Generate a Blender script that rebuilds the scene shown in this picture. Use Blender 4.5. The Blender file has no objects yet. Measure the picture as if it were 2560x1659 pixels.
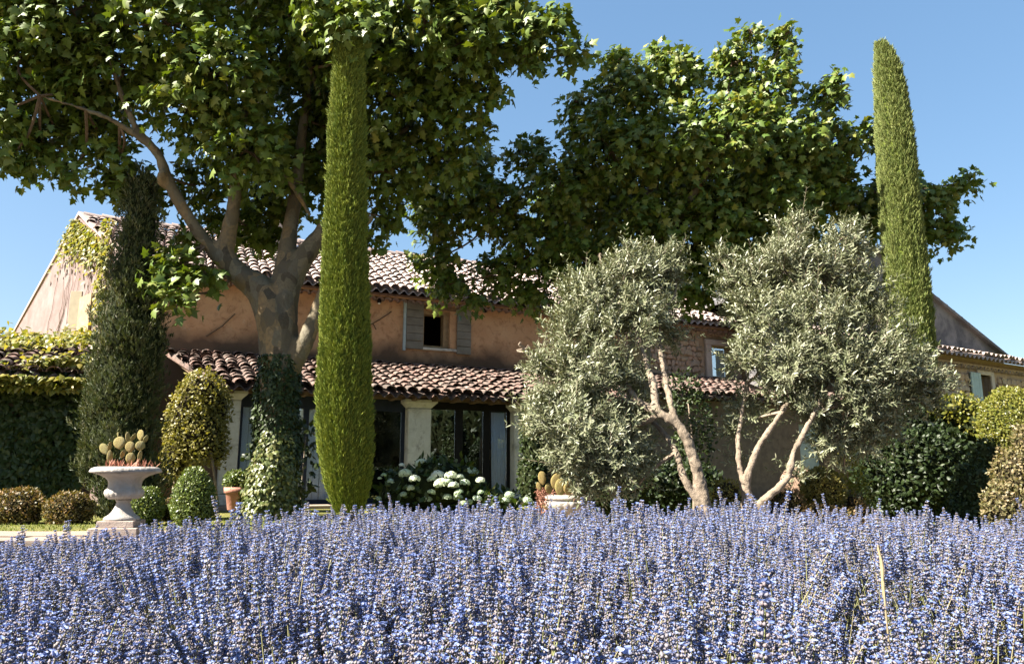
import bpy, bmesh, math, random
import numpy as np
from mathutils import Vector, Matrix, noise

random.seed(7)
RNG = np.random.default_rng(11)
scene = bpy.context.scene
COL = scene.collection

# ------------------------------------------------------------------ camera
F = 1900.0                       # focal length in pixels of the 2560 px wide photograph
EYE = 0.55
TH = math.atan(360.5 / F)        # camera pitched up
cam_data = bpy.data.cameras.new('camera')
cam_data.sensor_width = 36.0
cam_data.lens = F / 2560 * 36.0
cam_data.clip_start = 0.05
cam_data.clip_end = 2000
cam = bpy.data.objects.new('camera', cam_data)
COL.objects.link(cam)
cam.location = (0, 0, EYE)
cam.rotation_euler = (math.pi / 2 + TH, 0, 0)
scene.camera = cam

# ------------------------------------------------------------------ light
SUN_AZ = Vector((-0.922, -0.387)).normalized()   # horizontal direction towards the sun
SUN_EL = math.radians(43)
sun_dir = Vector((SUN_AZ.x * math.cos(SUN_EL), SUN_AZ.y * math.cos(SUN_EL), math.sin(SUN_EL)))
world = bpy.data.worlds.new('World')
scene.world = world
world.use_nodes = True
wn = world.node_tree
bg = wn.nodes['Background']
sky = wn.nodes.new('ShaderNodeTexSky')
sky.sky_type = 'NISHITA'
sky.sun_disc = False
sky.sun_elevation = SUN_EL
sky.sun_rotation = math.atan2(SUN_AZ.x, SUN_AZ.y)
sky.altitude = 200
sky.air_density = 1.0
sky.dust_density = 0.9
sky.ozone_density = 2.0
gam = wn.nodes.new('ShaderNodeGamma')          # the photograph's soft tone curve, the same over the whole sky
gam.inputs[1].default_value = 0.55
hsv = wn.nodes.new('ShaderNodeHueSaturation')
hsv.inputs['Saturation'].default_value = 1.52
wn.links.new(sky.outputs[0], gam.inputs[0])
wn.links.new(gam.outputs[0], hsv.inputs['Color'])
wn.links.new(hsv.outputs[0], bg.inputs[0])
bg.inputs[1].default_value = 0.08
sun_data = bpy.data.lights.new('sun', 'SUN')
sun_data.energy = 4.7
sun_data.angle = math.radians(0.5)
sun_data.color = (1.0, 0.93, 0.82)
sun = bpy.data.objects.new('sun', sun_data)
COL.objects.link(sun)
sun.location = sun_dir * 60
sun.rotation_euler = (-sun_dir).to_track_quat('-Z', 'Y').to_euler()
vs = scene.view_settings
vs.view_transform = 'Standard'
vs.look = 'None'
vs.exposure = 2.4
vs.gamma = 1.0
vs.use_curve_mapping = False
scene.render.engine = 'CYCLES'
scene.cycles.max_bounces = 6
scene.cycles.diffuse_bounces = 2
scene.cycles.glossy_bounces = 3
scene.cycles.transmission_bounces = 4
scene.cycles.transparent_max_bounces = 8

# ------------------------------------------------------------------ measuring helpers
CT, ST = math.cos(TH), math.sin(TH)


def ray(u, v):
    a = (u - 1280) / F
    b = (829.5 - v) / F
    return np.array([a, CT - b * ST, ST + b * CT])


def pt(u, v, Y):
    """The world point at depth Y seen at photo pixel (u, v)."""
    r = ray(u, v)
    p = np.array([0, 0, EYE]) + r * (Y / r[1])
    return Vector(p)


def proj(P):
    """Photo pixels and depth of an (N,3) array of world points."""
    P = np.asarray(P, float)
    y = P[:, 1]
    z = P[:, 2] - EYE
    dep = y * CT + z * ST
    up = -y * ST + z * CT
    dd = np.where(np.abs(dep) < 1e-6, 1e-6, dep)
    return 1280 + F * P[:, 0] / dd, 829.5 - F * up / dd, dep


AL = math.radians(24.6)
HO = pt(1049, 1190, 15.0)
HO.z = 0
HD = Vector((math.cos(AL), math.sin(AL), 0))
HB = Vector((-math.sin(AL), math.cos(AL), 0))


def hw(x, y, z):
    """House coordinates to world."""
    return HO + HD * x + HB * y + Vector((0, 0, z))


# ------------------------------------------------------------------ scene helpers
def tag(o, label=None, cat=None, group=None, kind=None):
    if label:
        o['label'] = label
    if cat:
        o['category'] = cat
    if group:
        o['group'] = group
    if kind:
        o['kind'] = kind
    return o


def empty(name, loc, rz=0.0, label=None, cat=None, group=None):
    o = bpy.data.objects.new(name, None)
    o.empty_display_size = 0.2
    COL.objects.link(o)
    o.location = loc
    o.rotation_euler = (0, 0, rz)
    return tag(o, label, cat, group)


def basis(o):
    m = Matrix.LocRotScale(o.location, o.rotation_euler, o.scale)
    if o.parent:
        m = basis(o.parent) @ o.matrix_parent_inverse @ m
    return m


def link(name, me, mat=None, parent=None, world=False):
    o = bpy.data.objects.new(name, me)
    COL.objects.link(o)
    if mat and me and len(me.materials) == 0:
        me.materials.append(mat)
    if parent:
        o.parent = parent
        if world:
            o.matrix_parent_inverse = basis(parent).inverted()
    return o


def mesh_np(name, V, T, tint=None, smooth=False):
    """Triangle mesh from numpy arrays, with an optional per-vertex 'tint'."""
    me = bpy.data.meshes.new(name)
    V = np.asarray(V, np.float32)
    T = np.asarray(T, np.int32)
    me.vertices.add(len(V))
    me.vertices.foreach_set('co', V.ravel())
    me.loops.add(T.size)
    me.loops.foreach_set('vertex_index', T.ravel())
    me.polygons.add(len(T))
    me.polygons.foreach_set('loop_start', np.arange(0, T.size, 3, dtype=np.int32))
    if smooth:
        me.polygons.foreach_set('use_smooth', np.ones(len(T), bool))
    if tint is not None:
        a = me.attributes.new('tint', 'FLOAT', 'POINT')
        a.data.foreach_set('value', np.asarray(tint, np.float32))
    me.update(calc_edges=True)
    return me


class MB:
    """Collects simple solids into one mesh."""

    def __init__(self):
        self.v, self.f, self.t = [], [], []

    def add(self, verts, faces, tint=0.0):
        n = len(self.v)
        self.v += [tuple(p) for p in verts]
        self.f += [tuple(i + n for i in f) for f in faces]
        self.t += [tint] * len(verts)
        return self

    def box(self, x0, x1, y0, y1, z0, z1, tint=0.0, bev=0.0):
        if bev:
            b = bev
            vs_, fs_ = [], []
            bm = bmesh.new()
            bmesh.ops.create_cube(bm, size=1.0)
            for q in bm.verts:
                q.co = ((x0 + x1) / 2 + q.co.x * (x1 - x0), (y0 + y1) / 2 + q.co.y * (y1 - y0), (z0 + z1) / 2 + q.co.z * (z1 - z0))
            bmesh.ops.bevel(bm, geom=bm.edges[:], offset=b, segments=1, affect='EDGES')
            bm.verts.index_update()
            self.add([q.co[:] for q in bm.verts], [[q.index for q in f.verts] for f in bm.faces], tint)
            bm.free()
            return self
        P = [(x0, y0, z0), (x1, y0, z0), (x1, y1, z0), (x0, y1, z0), (x0, y0, z1), (x1, y0, z1), (x1, y1, z1), (x0, y1, z1)]
        return self.add(P, [(3, 2, 1, 0), (4, 5, 6, 7), (0, 1, 5, 4), (1, 2, 6, 5), (2, 3, 7, 6), (3, 0, 4, 7)], tint)

    def prism(self, poly, vec, tint=0.0):
        """Polygon (list of 3D points) extruded along vec."""
        n = len(poly)
        vec = Vector(vec)
        P = [Vector(p) for p in poly] + [Vector(p) + vec for p in poly]
        fs_ = [tuple(range(n))[::-1], tuple(range(n, 2 * n))] + [(i, (i + 1) % n, n + (i + 1) % n, n + i) for i in range(n)]
        return self.add(P, fs_, tint)

    def tube(self, pts, rad, seg=8, tint=0.0, cap=True):
        pts = [Vector(p) for p in pts]
        n0 = len(self.v)
        up = Vector((0.31, 0.17, 0.93))
        V = []
        for i, p in enumerate(pts):
            d = (pts[min(i + 1, len(pts) - 1)] - pts[max(i - 1, 0)]).normalized()
            a = d.cross(up)
            if a.length < 1e-3:
                a = d.cross(Vector((1, 0, 0)))
            a.normalize()
            b = d.cross(a)
            for k in range(seg):
                t = 2 * math.pi * k / seg
                V.append(p + (a * math.cos(t) + b * math.sin(t)) * rad[i])
        fs_ = []
        for i in range(len(pts) - 1):
            for k in range(seg):
                fs_.append((i * seg + k, i * seg + (k + 1) % seg, (i + 1) * seg + (k + 1) % seg, (i + 1) * seg + k))
        if cap:
            fs_.append(tuple(range(seg))[::-1])
            fs_.append(tuple((len(pts) - 1) * seg + k for k in range(seg)))
        return self.add(V, fs_, tint)

    def lathe(self, prof, seg=32, c=(0, 0, 0), mod=None, tint=0.0):
        V, fs_ = [], []
        for i, (r, z) in enumerate(prof):
            for k in range(seg):
                t = 2 * math.pi * k / seg
                rr = r * (mod(i, t) if mod else 1)
                V.append((c[0] + rr * math.cos(t), c[1] + rr * math.sin(t), c[2] + z))
        for i in range(len(prof) - 1):
            for k in range(seg):
                fs_.append((i * seg + k, i * seg + (k + 1) % seg, (i + 1) * seg + (k + 1) % seg, (i + 1) * seg + k))
        fs_.append(tuple(range(seg))[::-1])
        fs_.append(tuple((len(prof) - 1) * seg + k for k in range(seg)))
        return self.add(V, fs_, tint)

    def mesh(self, name, smooth=False):
        me = bpy.data.meshes.new(name)
        me.from_pydata(self.v, [], self.f)
        if any(self.t):
            a = me.attributes.new('tint', 'FLOAT', 'POINT')
            a.data.foreach_set('value', np.array(self.t, np.float32))
        if smooth:
            me.polygons.foreach_set('use_smooth', np.ones(len(me.polygons), bool))
        me.update()
        return me

    def build(self, name, mat=None, parent=None, world=False, smooth=False):
        return link(name, self.mesh(name, smooth), mat, parent, world)


def catmull(pts, n=5):
    """Smooth a list of (point, radius)."""
    out = []
    P = [(Vector(p), r) for p, r in pts]
    for i in range(len(P) - 1):
        p0, p1, p2, p3 = P[max(i - 1, 0)], P[i], P[i + 1], P[min(i + 2, len(P) - 1)]
        for k in range(n):
            t = k / n
            a = 0.5 * ((2 * p1[0]) + (p2[0] - p0[0]) * t + (2 * p0[0] - 5 * p1[0] + 4 * p2[0] - p3[0]) * t * t + (-p0[0] + 3 * p1[0] - 3 * p2[0] + p3[0]) * t ** 3)
            out.append((a, p1[1] + (p2[1] - p1[1]) * t))
    out.append(P[-1])
    return [p for p, r in out], [r for p, r in out]


# ------------------------------------------------------------------ materials
def new_mat(name):
    m = bpy.data.materials.new(name)
    m.use_nodes = True
    nt = m.node_tree
    for n in list(nt.nodes):
        nt.nodes.remove(n)
    out = nt.nodes.new('ShaderNodeOutputMaterial')
    return m, nt, out


def N(nt, typ, **kw):
    n = nt.nodes.new(typ)
    for k, val in kw.items():
        if k.startswith('i_'):
            n.inputs[k[2:].replace('_', ' ')].default_value = val
        else:
            setattr(n, k, val)
    return n


def ramp(nt, fac, stops):
    r = nt.nodes.new('ShaderNodeValToRGB')
    e = r.color_ramp.elements
    while len(e) < len(stops):
        e.new(0.5)
    for el, (p, c) in zip(e, stops):
        el.position = p
        el.color = (c[0], c[1], c[2], 1)
    nt.links.new(fac, r.inputs[0])
    return r.outputs[0]


def mixc(nt, fac, a, b, mode='MIX'):
    m = nt.nodes.new('ShaderNodeMix')
    m.data_type = 'RGBA'
    m.blend_type = mode
    for sock, val in ((0, fac), (6, a), (7, b)):
        if hasattr(val, 'is_output'):
            nt.links.new(val, m.inputs[sock])
        elif isinstance(val, (int, float)):
            m.inputs[sock].default_value = val
        else:
            m.inputs[sock].default_value = (val[0], val[1], val[2], 1)
    return m.outputs[2]


def noise_fac(nt, scale, detail=4, rough=0.6, lo=0.35, hi=0.65, coord='Object', stretch=None, dist=0.0):
    tc = nt.nodes.new('ShaderNodeTexCoord')
    src = tc.outputs[coord]
    if stretch:
        mp = nt.nodes.new('ShaderNodeMapping')
        mp.inputs['Scale'].default_value = stretch
        nt.links.new(src, mp.inputs[0])
        src = mp.outputs[0]
    n = nt.nodes.new('ShaderNodeTexNoise')
    n.inputs['Scale'].default_value = scale
    n.inputs['Detail'].default_value = detail
    n.inputs['Roughness'].default_value = rough
    n.inputs['Distortion'].default_value = dist
    nt.links.new(src, n.inputs['Vector'])
    mr = nt.nodes.new('ShaderNodeMapRange')
    mr.inputs[1].default_value = lo
    mr.inputs[2].default_value = hi
    nt.links.new(n.outputs['Fac'], mr.inputs[0])
    return mr.outputs[0]


def tint_fac(nt):
    """Per-leaf / per-piece random number: the mesh's tint attribute plus the object's own random."""
    at = N(nt, 'ShaderNodeAttribute', attribute_name='tint')
    oi = nt.nodes.new('ShaderNodeObjectInfo')
    ad = N(nt, 'ShaderNodeMath', operation='ADD')
    nt.links.new(at.outputs['Fac'], ad.inputs[0])
    nt.links.new(oi.outputs['Random'], ad.inputs[1])
    fr = N(nt, 'ShaderNodeMath', operation='FRACT')
    nt.links.new(ad.outputs[0], fr.inputs[0])
    return fr.outputs[0]


def bump(nt, height, strength=0.4, dist=0.01):
    b = nt.nodes.new('ShaderNodeBump')
    b.inputs['Strength'].default_value = strength
    b.inputs['Distance'].default_value = dist
    nt.links.new(height, b.inputs['Height'])
    return b.outputs[0]


def surf(nt, out, color, rough=0.8, normal=None, spec=0.3, metallic=0.0):
    p = nt.nodes.new('ShaderNodeBsdfPrincipled')
    if hasattr(color, 'is_output'):
        nt.links.new(color, p.inputs['Base Color'])
    else:
        p.inputs['Base Color'].default_value = (*color, 1)
    p.inputs['Roughness'].default_value = rough
    p.inputs['Specular IOR Level'].default_value = spec
    p.inputs['Metallic'].default_value = metallic
    if normal is not None:
        nt.links.new(normal, p.inputs['Normal'])
    nt.links.new(p.outputs[0], out.inputs[0])
    return p


def leaf_mat(name, stops, rough=0.42, spec=0.45, trans=0.3, tcol=(1.5, 1.5, 0.6), tw=None):
    m, nt, out = new_mat(name)
    c = ramp(nt, tint_fac(nt), [(i / (len(stops) - 1), s) for i, s in enumerate(stops)])
    p = nt.nodes.new('ShaderNodeBsdfPrincipled')
    nt.links.new(c, p.inputs['Base Color'])
    p.inputs['Roughness'].default_value = rough
    p.inputs['Specular IOR Level'].default_value = spec
    t = nt.nodes.new('ShaderNodeBsdfTranslucent')
    nt.links.new(mixc(nt, 1.0, c, tcol, 'MULTIPLY'), t.inputs[0])
    mx = nt.nodes.new('ShaderNodeMixShader')
    mx.inputs[0].default_value = trans
    nt.links.new(p.outputs[0], mx.inputs[1])
    nt.links.new(t.outputs[0], mx.inputs[2])
    nt.links.new(mx.outputs[0], out.inputs[0])
    return m


def stone_mat(name, a, b, scale=6, stain=None, rough=0.9, stain_amt=0.6, bs=0.5, lo=0.5, hi=0.7, stretch=None, tinted=None):
    m, nt, out = new_mat(name)
    f1 = noise_fac(nt, scale, 6, 0.65)
    c = mixc(nt, f1, a, b)
    if tinted:
        c = mixc(nt, tinted[1], c, ramp(nt, tint_fac(nt), [(i / (len(tinted[0]) - 1), s) for i, s in enumerate(tinted[0])]))
    if stain:
        f2 = noise_fac(nt, scale * 0.45, 8, 0.7, lo, hi, stretch=stretch, dist=0.4)
        k = N(nt, 'ShaderNodeMath', operation='MULTIPLY')
        nt.links.new(f2, k.inputs[0])
        k.inputs[1].default_value = stain_amt
        c = mixc(nt, k.outputs[0], c, stain)
    h = noise_fac(nt, scale * 5, 6, 0.7, 0, 1)
    surf(nt, out, c, rough, bump(nt, h, bs, 0.015), 0.2)
    return m


def plain(name, c, rough=0.6, spec=0.4, var=0.15, scale=8):
    m, nt, out = new_mat(name)
    f = noise_fac(nt, scale, 5, 0.6)
    col = mixc(nt, f, [x * (1 - var) for x in c], [x * (1 + var) for x in c])
    h = noise_fac(nt, scale * 6, 4, 0.6, 0, 1)
    surf(nt, out, col, rough, bump(nt, h, 0.15, 0.004), spec)
    return m


M = {}
# foliage
M['plane_leaf'] = leaf_mat('plane_leaf', [(0.055, 0.095, 0.014), (0.085, 0.13, 0.018), (0.12, 0.16, 0.024), (0.07, 0.115, 0.02), (0.19, 0.19, 0.04)], 0.46, 0.32, 0.16, (1.7, 1.6, 0.4))
M['olive_leaf'] = leaf_mat('olive_leaf', [(0.175, 0.19, 0.105), (0.085, 0.10, 0.045), (0.235, 0.24, 0.15), (0.12, 0.135, 0.065), (0.28, 0.27, 0.18)], 0.42, 0.5, 0.14, (1.2, 1.2, 0.7))
M['cypress_spray'] = leaf_mat('cypress_spray', [(0.145, 0.178, 0.0213), (0.085, 0.128, 0.017), (0.196, 0.221, 0.0298), (0.119, 0.153, 0.0187)], 0.6, 0.25, 0.06, (1.4, 1.4, 0.5))
M['grey_cypress_spray'] = leaf_mat('grey_cypress_spray', [(0.15, 0.185, 0.0484), (0.0968, 0.132, 0.0334), (0.194, 0.216, 0.066), (0.123, 0.154, 0.0396)], 0.6, 0.25, 0.06, (1.4, 1.4, 0.5))
M['juniper_leaf'] = leaf_mat('juniper_leaf', [(0.055, 0.07, 0.022), (0.03, 0.045, 0.014), (0.085, 0.095, 0.035), (0.045, 0.06, 0.018), (0.12, 0.115, 0.06)], 0.55, 0.3, 0.12)
M['box_leaf'] = leaf_mat('box_leaf', [(0.122, 0.158, 0.036), (0.0648, 0.101, 0.0216), (0.173, 0.194, 0.0576), (0.0936, 0.13, 0.0288)], 0.4, 0.5, 0.2)
M['gold_leaf'] = leaf_mat('gold_leaf', [(0.20, 0.175, 0.04), (0.11, 0.11, 0.022), (0.25, 0.21, 0.055), (0.15, 0.14, 0.03)], 0.45, 0.4, 0.25)
M['brown_leaf'] = leaf_mat('brown_leaf', [(0.13, 0.0936, 0.0288), (0.0792, 0.072, 0.0216), (0.216, 0.122, 0.0504), (0.108, 0.0936, 0.0288)], 0.5, 0.35, 0.2)
M['yellow_vine_leaf'] = leaf_mat('yellow_vine_leaf', [(0.20, 0.18, 0.03), (0.10, 0.125, 0.02), (0.27, 0.22, 0.05), (0.14, 0.15, 0.024)], 0.45, 0.4, 0.35)
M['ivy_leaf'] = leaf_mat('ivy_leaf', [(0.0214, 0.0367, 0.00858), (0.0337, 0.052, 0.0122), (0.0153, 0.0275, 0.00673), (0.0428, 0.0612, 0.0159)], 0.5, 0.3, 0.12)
M['sunlit_ivy_leaf'] = leaf_mat('sunlit_ivy_leaf', [(0.11, 0.13, 0.035), (0.06, 0.085, 0.02), (0.16, 0.155, 0.055), (0.08, 0.10, 0.025)], 0.4, 0.45, 0.2)  # paler leaf colour stands in for sunlight on the lower ivy
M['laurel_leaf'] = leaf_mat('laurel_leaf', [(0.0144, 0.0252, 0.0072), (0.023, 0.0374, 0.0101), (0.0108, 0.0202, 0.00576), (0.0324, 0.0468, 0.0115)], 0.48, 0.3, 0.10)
M['lime_leaf'] = leaf_mat('lime_leaf', [(0.165, 0.165, 0.0225), (0.09, 0.112, 0.0188), (0.21, 0.188, 0.0375), (0.128, 0.135, 0.0225)], 0.4, 0.45, 0.3)
M['peach_leaf'] = leaf_mat('peach_leaf', [(0.192, 0.154, 0.0704), (0.0896, 0.0896, 0.032), (0.256, 0.192, 0.102), (0.141, 0.122, 0.0512)], 0.45, 0.4, 0.3)
M['hydrangea_leaf'] = leaf_mat('hydrangea_leaf', [(0.0324, 0.0576, 0.013), (0.0504, 0.0792, 0.0158), (0.0252, 0.0432, 0.0101), (0.108, 0.115, 0.018)], 0.45, 0.4, 0.3)
M['green_core'] = plain('green_core', (0.0748, 0.0968, 0.0158), 0.9, 0.1, 0.35, 30)
M['dark_core'] = plain('dark_core', (0.0165, 0.0209, 0.0066), 0.9, 0.1, 0.4, 14)  # near-black solid fill behind the leaf skins
M['brown_core'] = plain('brown_core', (0.021, 0.0168, 0.0084), 0.9, 0.1, 0.4, 14)
M['petal_white'] = leaf_mat('petal_white', [(0.72, 0.74, 0.62), (0.55, 0.62, 0.42), (0.80, 0.80, 0.72)], 0.6, 0.2, 0.25, (1, 1, 0.9))
M['lav_petal'] = leaf_mat('lav_petal', [(0.19, 0.25, 0.47), (0.12, 0.17, 0.39), (0.25, 0.30, 0.49), (0.155, 0.21, 0.43)], 0.5, 0.3, 0.25, (1, 1, 1.1))
M['lav_calyx'] = leaf_mat('lav_calyx', [(0.167, 0.162, 0.203), (0.216, 0.171, 0.167), (0.113, 0.126, 0.189), (0.234, 0.198, 0.184), (0.135, 0.135, 0.176)], 0.6, 0.25, 0.15, (1, 1, 1))
M['lav_stalk'] = leaf_mat('lav_stalk', [(0.21, 0.21, 0.091), (0.154, 0.168, 0.063), (0.266, 0.231, 0.126), (0.182, 0.189, 0.077)], 0.6, 0.25, 0.1, (1, 1, 0.7))
M['lav_leaf'] = leaf_mat('lav_leaf', [(0.15, 0.17, 0.085), (0.10, 0.125, 0.05), (0.20, 0.20, 0.11)], 0.6, 0.2, 0.1)
M['straw'] = plain('straw', (0.172, 0.138, 0.0782), 0.7, 0.2)
M['dry_red'] = leaf_mat('dry_red', [(0.30, 0.13, 0.09), (0.20, 0.09, 0.06), (0.42, 0.22, 0.15)], 0.7, 0.2, 0.15, (1, .9, .8))
M['cactus'] = None

# bark
m, nt, out = new_mat('plane_bark')
tc = N(nt, 'ShaderNodeTexCoord')
mp = N(nt, 'ShaderNodeMapping')
mp.inputs['Scale'].default_value = (1, 1, 0.55)
nt.links.new(tc.outputs['Object'], mp.inputs[0])
nz = N(nt, 'ShaderNodeTexNoise', i_Scale=5.0, i_Detail=5.0)
nt.links.new(mp.outputs[0], nz.inputs['Vector'])
ad = N(nt, 'ShaderNodeMix', data_type='VECTOR')
ad.inputs[0].default_value = 0.10
nt.links.new(mp.outputs[0], ad.inputs[4])
nt.links.new(nz.outputs['Color'], ad.inputs[5])
vo = N(nt, 'ShaderNodeTexVoronoi', i_Scale=9.0)
nt.links.new(ad.outputs[1], vo.inputs['Vector'])
sepc = N(nt, 'ShaderNodeSeparateColor')
nt.links.new(vo.outputs['Color'], sepc.inputs[0])
c = ramp(nt, sepc.outputs[0], [(0, (0.105, 0.082, 0.05)), (0.22, (0.19, 0.16, 0.10)), (0.40, (0.06, 0.045, 0.028)), (0.58, (0.15, 0.135, 0.095)), (0.76, (0.235, 0.16, 0.08)), (1, (0.085, 0.075, 0.048))])
c = mixc(nt, noise_fac(nt, 22, 6, 0.7, 0.45, 0.7), c, (0.10, 0.08, 0.055))
surf(nt, out, c, 0.8, bump(nt, noise_fac(nt, 30, 6, 0.6, 0, 1), 0.5, 0.02), 0.25)
M['plane_bark'] = m
M['olive_bark'] = stone_mat('olive_bark', (0.192, 0.152, 0.112), (0.272, 0.216, 0.16), 14, (0.072, 0.056, 0.04), stain_amt=0.75, stretch=(1, 1, 0.3), bs=0.9)
M['dark_bark'] = stone_mat('dark_bark', (0.10, 0.07, 0.045), (0.16, 0.11, 0.07), 14, (0.05, 0.035, 0.025), bs=0.8)
# building
M['ochre_plaster'] = None
M['tile'] = None
M['stone_col'] = stone_mat('stone_col', (0.50, 0.49, 0.43), (0.60, 0.59, 0.54), 7, (0.22, 0.20, 0.17), stain_amt=0.8, lo=0.52, hi=0.66, bs=0.5)
M['urn_stone'] = stone_mat('urn_stone', (0.30, 0.265, 0.23), (0.37, 0.345, 0.315), 6, (0.13, 0.13, 0.13), stain_amt=0.8, lo=0.50, hi=0.66, bs=0.6, stretch=(1, 1, 0.35))
M['urn_base'] = stone_mat('urn_base', (0.293, 0.221, 0.186), (0.334, 0.278, 0.238), 7, (0.182, 0.146, 0.131), stain_amt=0.6, lo=0.5, hi=0.7)
M['rubble'] = stone_mat('rubble', (0.33, 0.24, 0.17), (0.42, 0.33, 0.24), 7, (0.16, 0.12, 0.09), stain_amt=0.5, tinted=([(0.30, 0.20, 0.13), (0.42, 0.33, 0.24), (0.34, 0.29, 0.25), (0.45, 0.30, 0.22), (0.25, 0.20, 0.16)], 0.65))
M['mortar'] = stone_mat('mortar', (0.32, 0.22, 0.15), (0.40, 0.30, 0.21), 8, (0.2, 0.15, 0.1), stain_amt=0.5)
M['shade_stone'] = stone_mat('shade_stone', (0.13, 0.10, 0.08), (0.18, 0.14, 0.11), 7, (0.07, 0.055, 0.045))  # stone colour darkened to stand for the shade under the lean-to
M['garden_stone'] = stone_mat('garden_stone', (0.266, 0.231, 0.189), (0.336, 0.301, 0.252), 6, (0.126, 0.112, 0.091), stain_amt=0.6, tinted=([(0.245, 0.21, 0.175), (0.336, 0.294, 0.238), (0.21, 0.189, 0.168)], 0.5))
M['coping'] = stone_mat('coping', (0.236, 0.181, 0.146), (0.267, 0.22, 0.177), 6, (0.157, 0.122, 0.0984), stain_amt=0.5)
M['pale_plaster'] = stone_mat('pale_plaster', (0.165, 0.119, 0.109), (0.218, 0.172, 0.162), 2.2, (0.132, 0.0825, 0.0693), stain_amt=0.6, lo=0.46, hi=0.70, bs=0.4)
M['lichen_wall'] = stone_mat('lichen_wall', (0.12, 0.114, 0.114), (0.18, 0.168, 0.162), 2.5, (0.06, 0.06, 0.066), stain_amt=0.8, lo=0.45, hi=0.6, bs=0.6)
M['shutter_olive'] = plain('shutter_olive', (0.17, 0.165, 0.14), 0.75, 0.2, 0.15, 5)
M['shutter_blue'] = plain('shutter_blue', (0.33, 0.42, 0.44), 0.7, 0.25, 0.1, 5)
M['shutter_cream'] = plain('shutter_cream', (0.315, 0.27, 0.188), 0.7, 0.25, 0.1, 5)
M['old_wood'] = plain('old_wood', (0.16, 0.11, 0.07), 0.85, 0.15, 0.3, 10)
M['frame_wood'] = plain('frame_wood', (0.30, 0.22, 0.13), 0.75, 0.2, 0.2, 8)
M['black_metal'] = plain('black_metal', (0.012, 0.011, 0.010), 0.7, 0.12)
M['blue_metal'] = plain('blue_metal', (0.018, 0.024, 0.038), 0.6, 0.2)
M['curtain'] = plain('curtain', (0.80, 0.83, 0.83), 0.9, 0.1, 0.08, 5)
M['blind'] = plain('blind', (0.78, 0.86, 0.93), 0.8, 0.2, 0.05, 5)
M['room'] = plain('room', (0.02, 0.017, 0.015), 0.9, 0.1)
M['terracotta'] = stone_mat('terracotta', (0.345, 0.15, 0.105), (0.405, 0.203, 0.15), 6, (0.413, 0.285, 0.24), stain_amt=0.4)
M['dark_terracotta'] = stone_mat('dark_terracotta', (0.20, 0.13, 0.09), (0.27, 0.18, 0.13), 6, (0.12, 0.09, 0.07), stain_amt=0.5)
M['soil'] = stone_mat('soil', (0.15, 0.10, 0.07), (0.24, 0.17, 0.11), 8, (0.08, 0.06, 0.04))
M['red_soil'] = stone_mat('red_soil', (0.34, 0.15, 0.10), (0.45, 0.24, 0.17), 30, (0.2, 0.1, 0.07))
M['white_render'] = stone_mat('white_render', (0.434, 0.364, 0.322), (0.49, 0.434, 0.392), 4, (0.315, 0.245, 0.21))

# ochre plaster, stained darker low on the wall
m, nt, out = new_mat('ochre_plaster')
f1 = noise_fac(nt, 1.3, 7, 0.65, 0.35, 0.68)
c = mixc(nt, f1, (0.46, 0.265, 0.145), (0.55, 0.36, 0.215))
c = mixc(nt, noise_fac(nt, 5, 8, 0.75, 0.50, 0.68, dist=0.6), c, (0.27, 0.15, 0.085))
c = mixc(nt, noise_fac(nt, 2.3, 8, 0.75, 0.60, 0.72, dist=1.0), c, (0.52, 0.40, 0.29))
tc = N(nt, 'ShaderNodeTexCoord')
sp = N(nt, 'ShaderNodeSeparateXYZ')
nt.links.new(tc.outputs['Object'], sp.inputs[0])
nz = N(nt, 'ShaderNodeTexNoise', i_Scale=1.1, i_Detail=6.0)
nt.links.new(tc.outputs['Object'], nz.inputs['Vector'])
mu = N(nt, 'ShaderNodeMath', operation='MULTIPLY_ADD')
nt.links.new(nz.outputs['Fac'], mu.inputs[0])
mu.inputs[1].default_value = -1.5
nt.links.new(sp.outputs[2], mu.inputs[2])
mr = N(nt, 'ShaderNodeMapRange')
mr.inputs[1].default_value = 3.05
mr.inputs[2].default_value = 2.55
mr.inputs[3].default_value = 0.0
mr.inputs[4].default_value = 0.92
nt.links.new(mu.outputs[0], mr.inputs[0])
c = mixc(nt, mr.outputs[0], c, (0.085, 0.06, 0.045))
surf(nt, out, c, 0.95, bump(nt, noise_fac(nt, 12, 7, 0.7, 0, 1), 0.5, 0.02), 0.15)
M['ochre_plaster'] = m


def tile_mat(name, cols, lichen, amt, lo, hi):
    m, nt, out = new_mat(name)
    c = ramp(nt, tint_fac(nt), [(i / (len(cols) - 1), s) for i, s in enumerate(cols)])
    tc = N(nt, 'ShaderNodeTexCoord')
    ge = N(nt, 'ShaderNodeNewGeometry')
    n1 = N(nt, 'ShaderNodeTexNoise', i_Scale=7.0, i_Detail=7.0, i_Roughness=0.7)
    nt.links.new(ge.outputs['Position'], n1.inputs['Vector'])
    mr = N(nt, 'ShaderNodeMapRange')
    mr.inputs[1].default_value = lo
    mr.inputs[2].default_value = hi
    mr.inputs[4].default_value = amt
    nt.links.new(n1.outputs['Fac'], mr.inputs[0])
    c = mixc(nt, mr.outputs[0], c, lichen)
    n2 = N(nt, 'ShaderNodeTexNoise', i_Scale=40.0, i_Detail=4.0)
    nt.links.new(ge.outputs['Position'], n2.inputs['Vector'])
    surf(nt, out, c, 0.9, bump(nt, n2.outputs['Fac'], 0.4, 0.01), 0.2)
    return m


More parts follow.
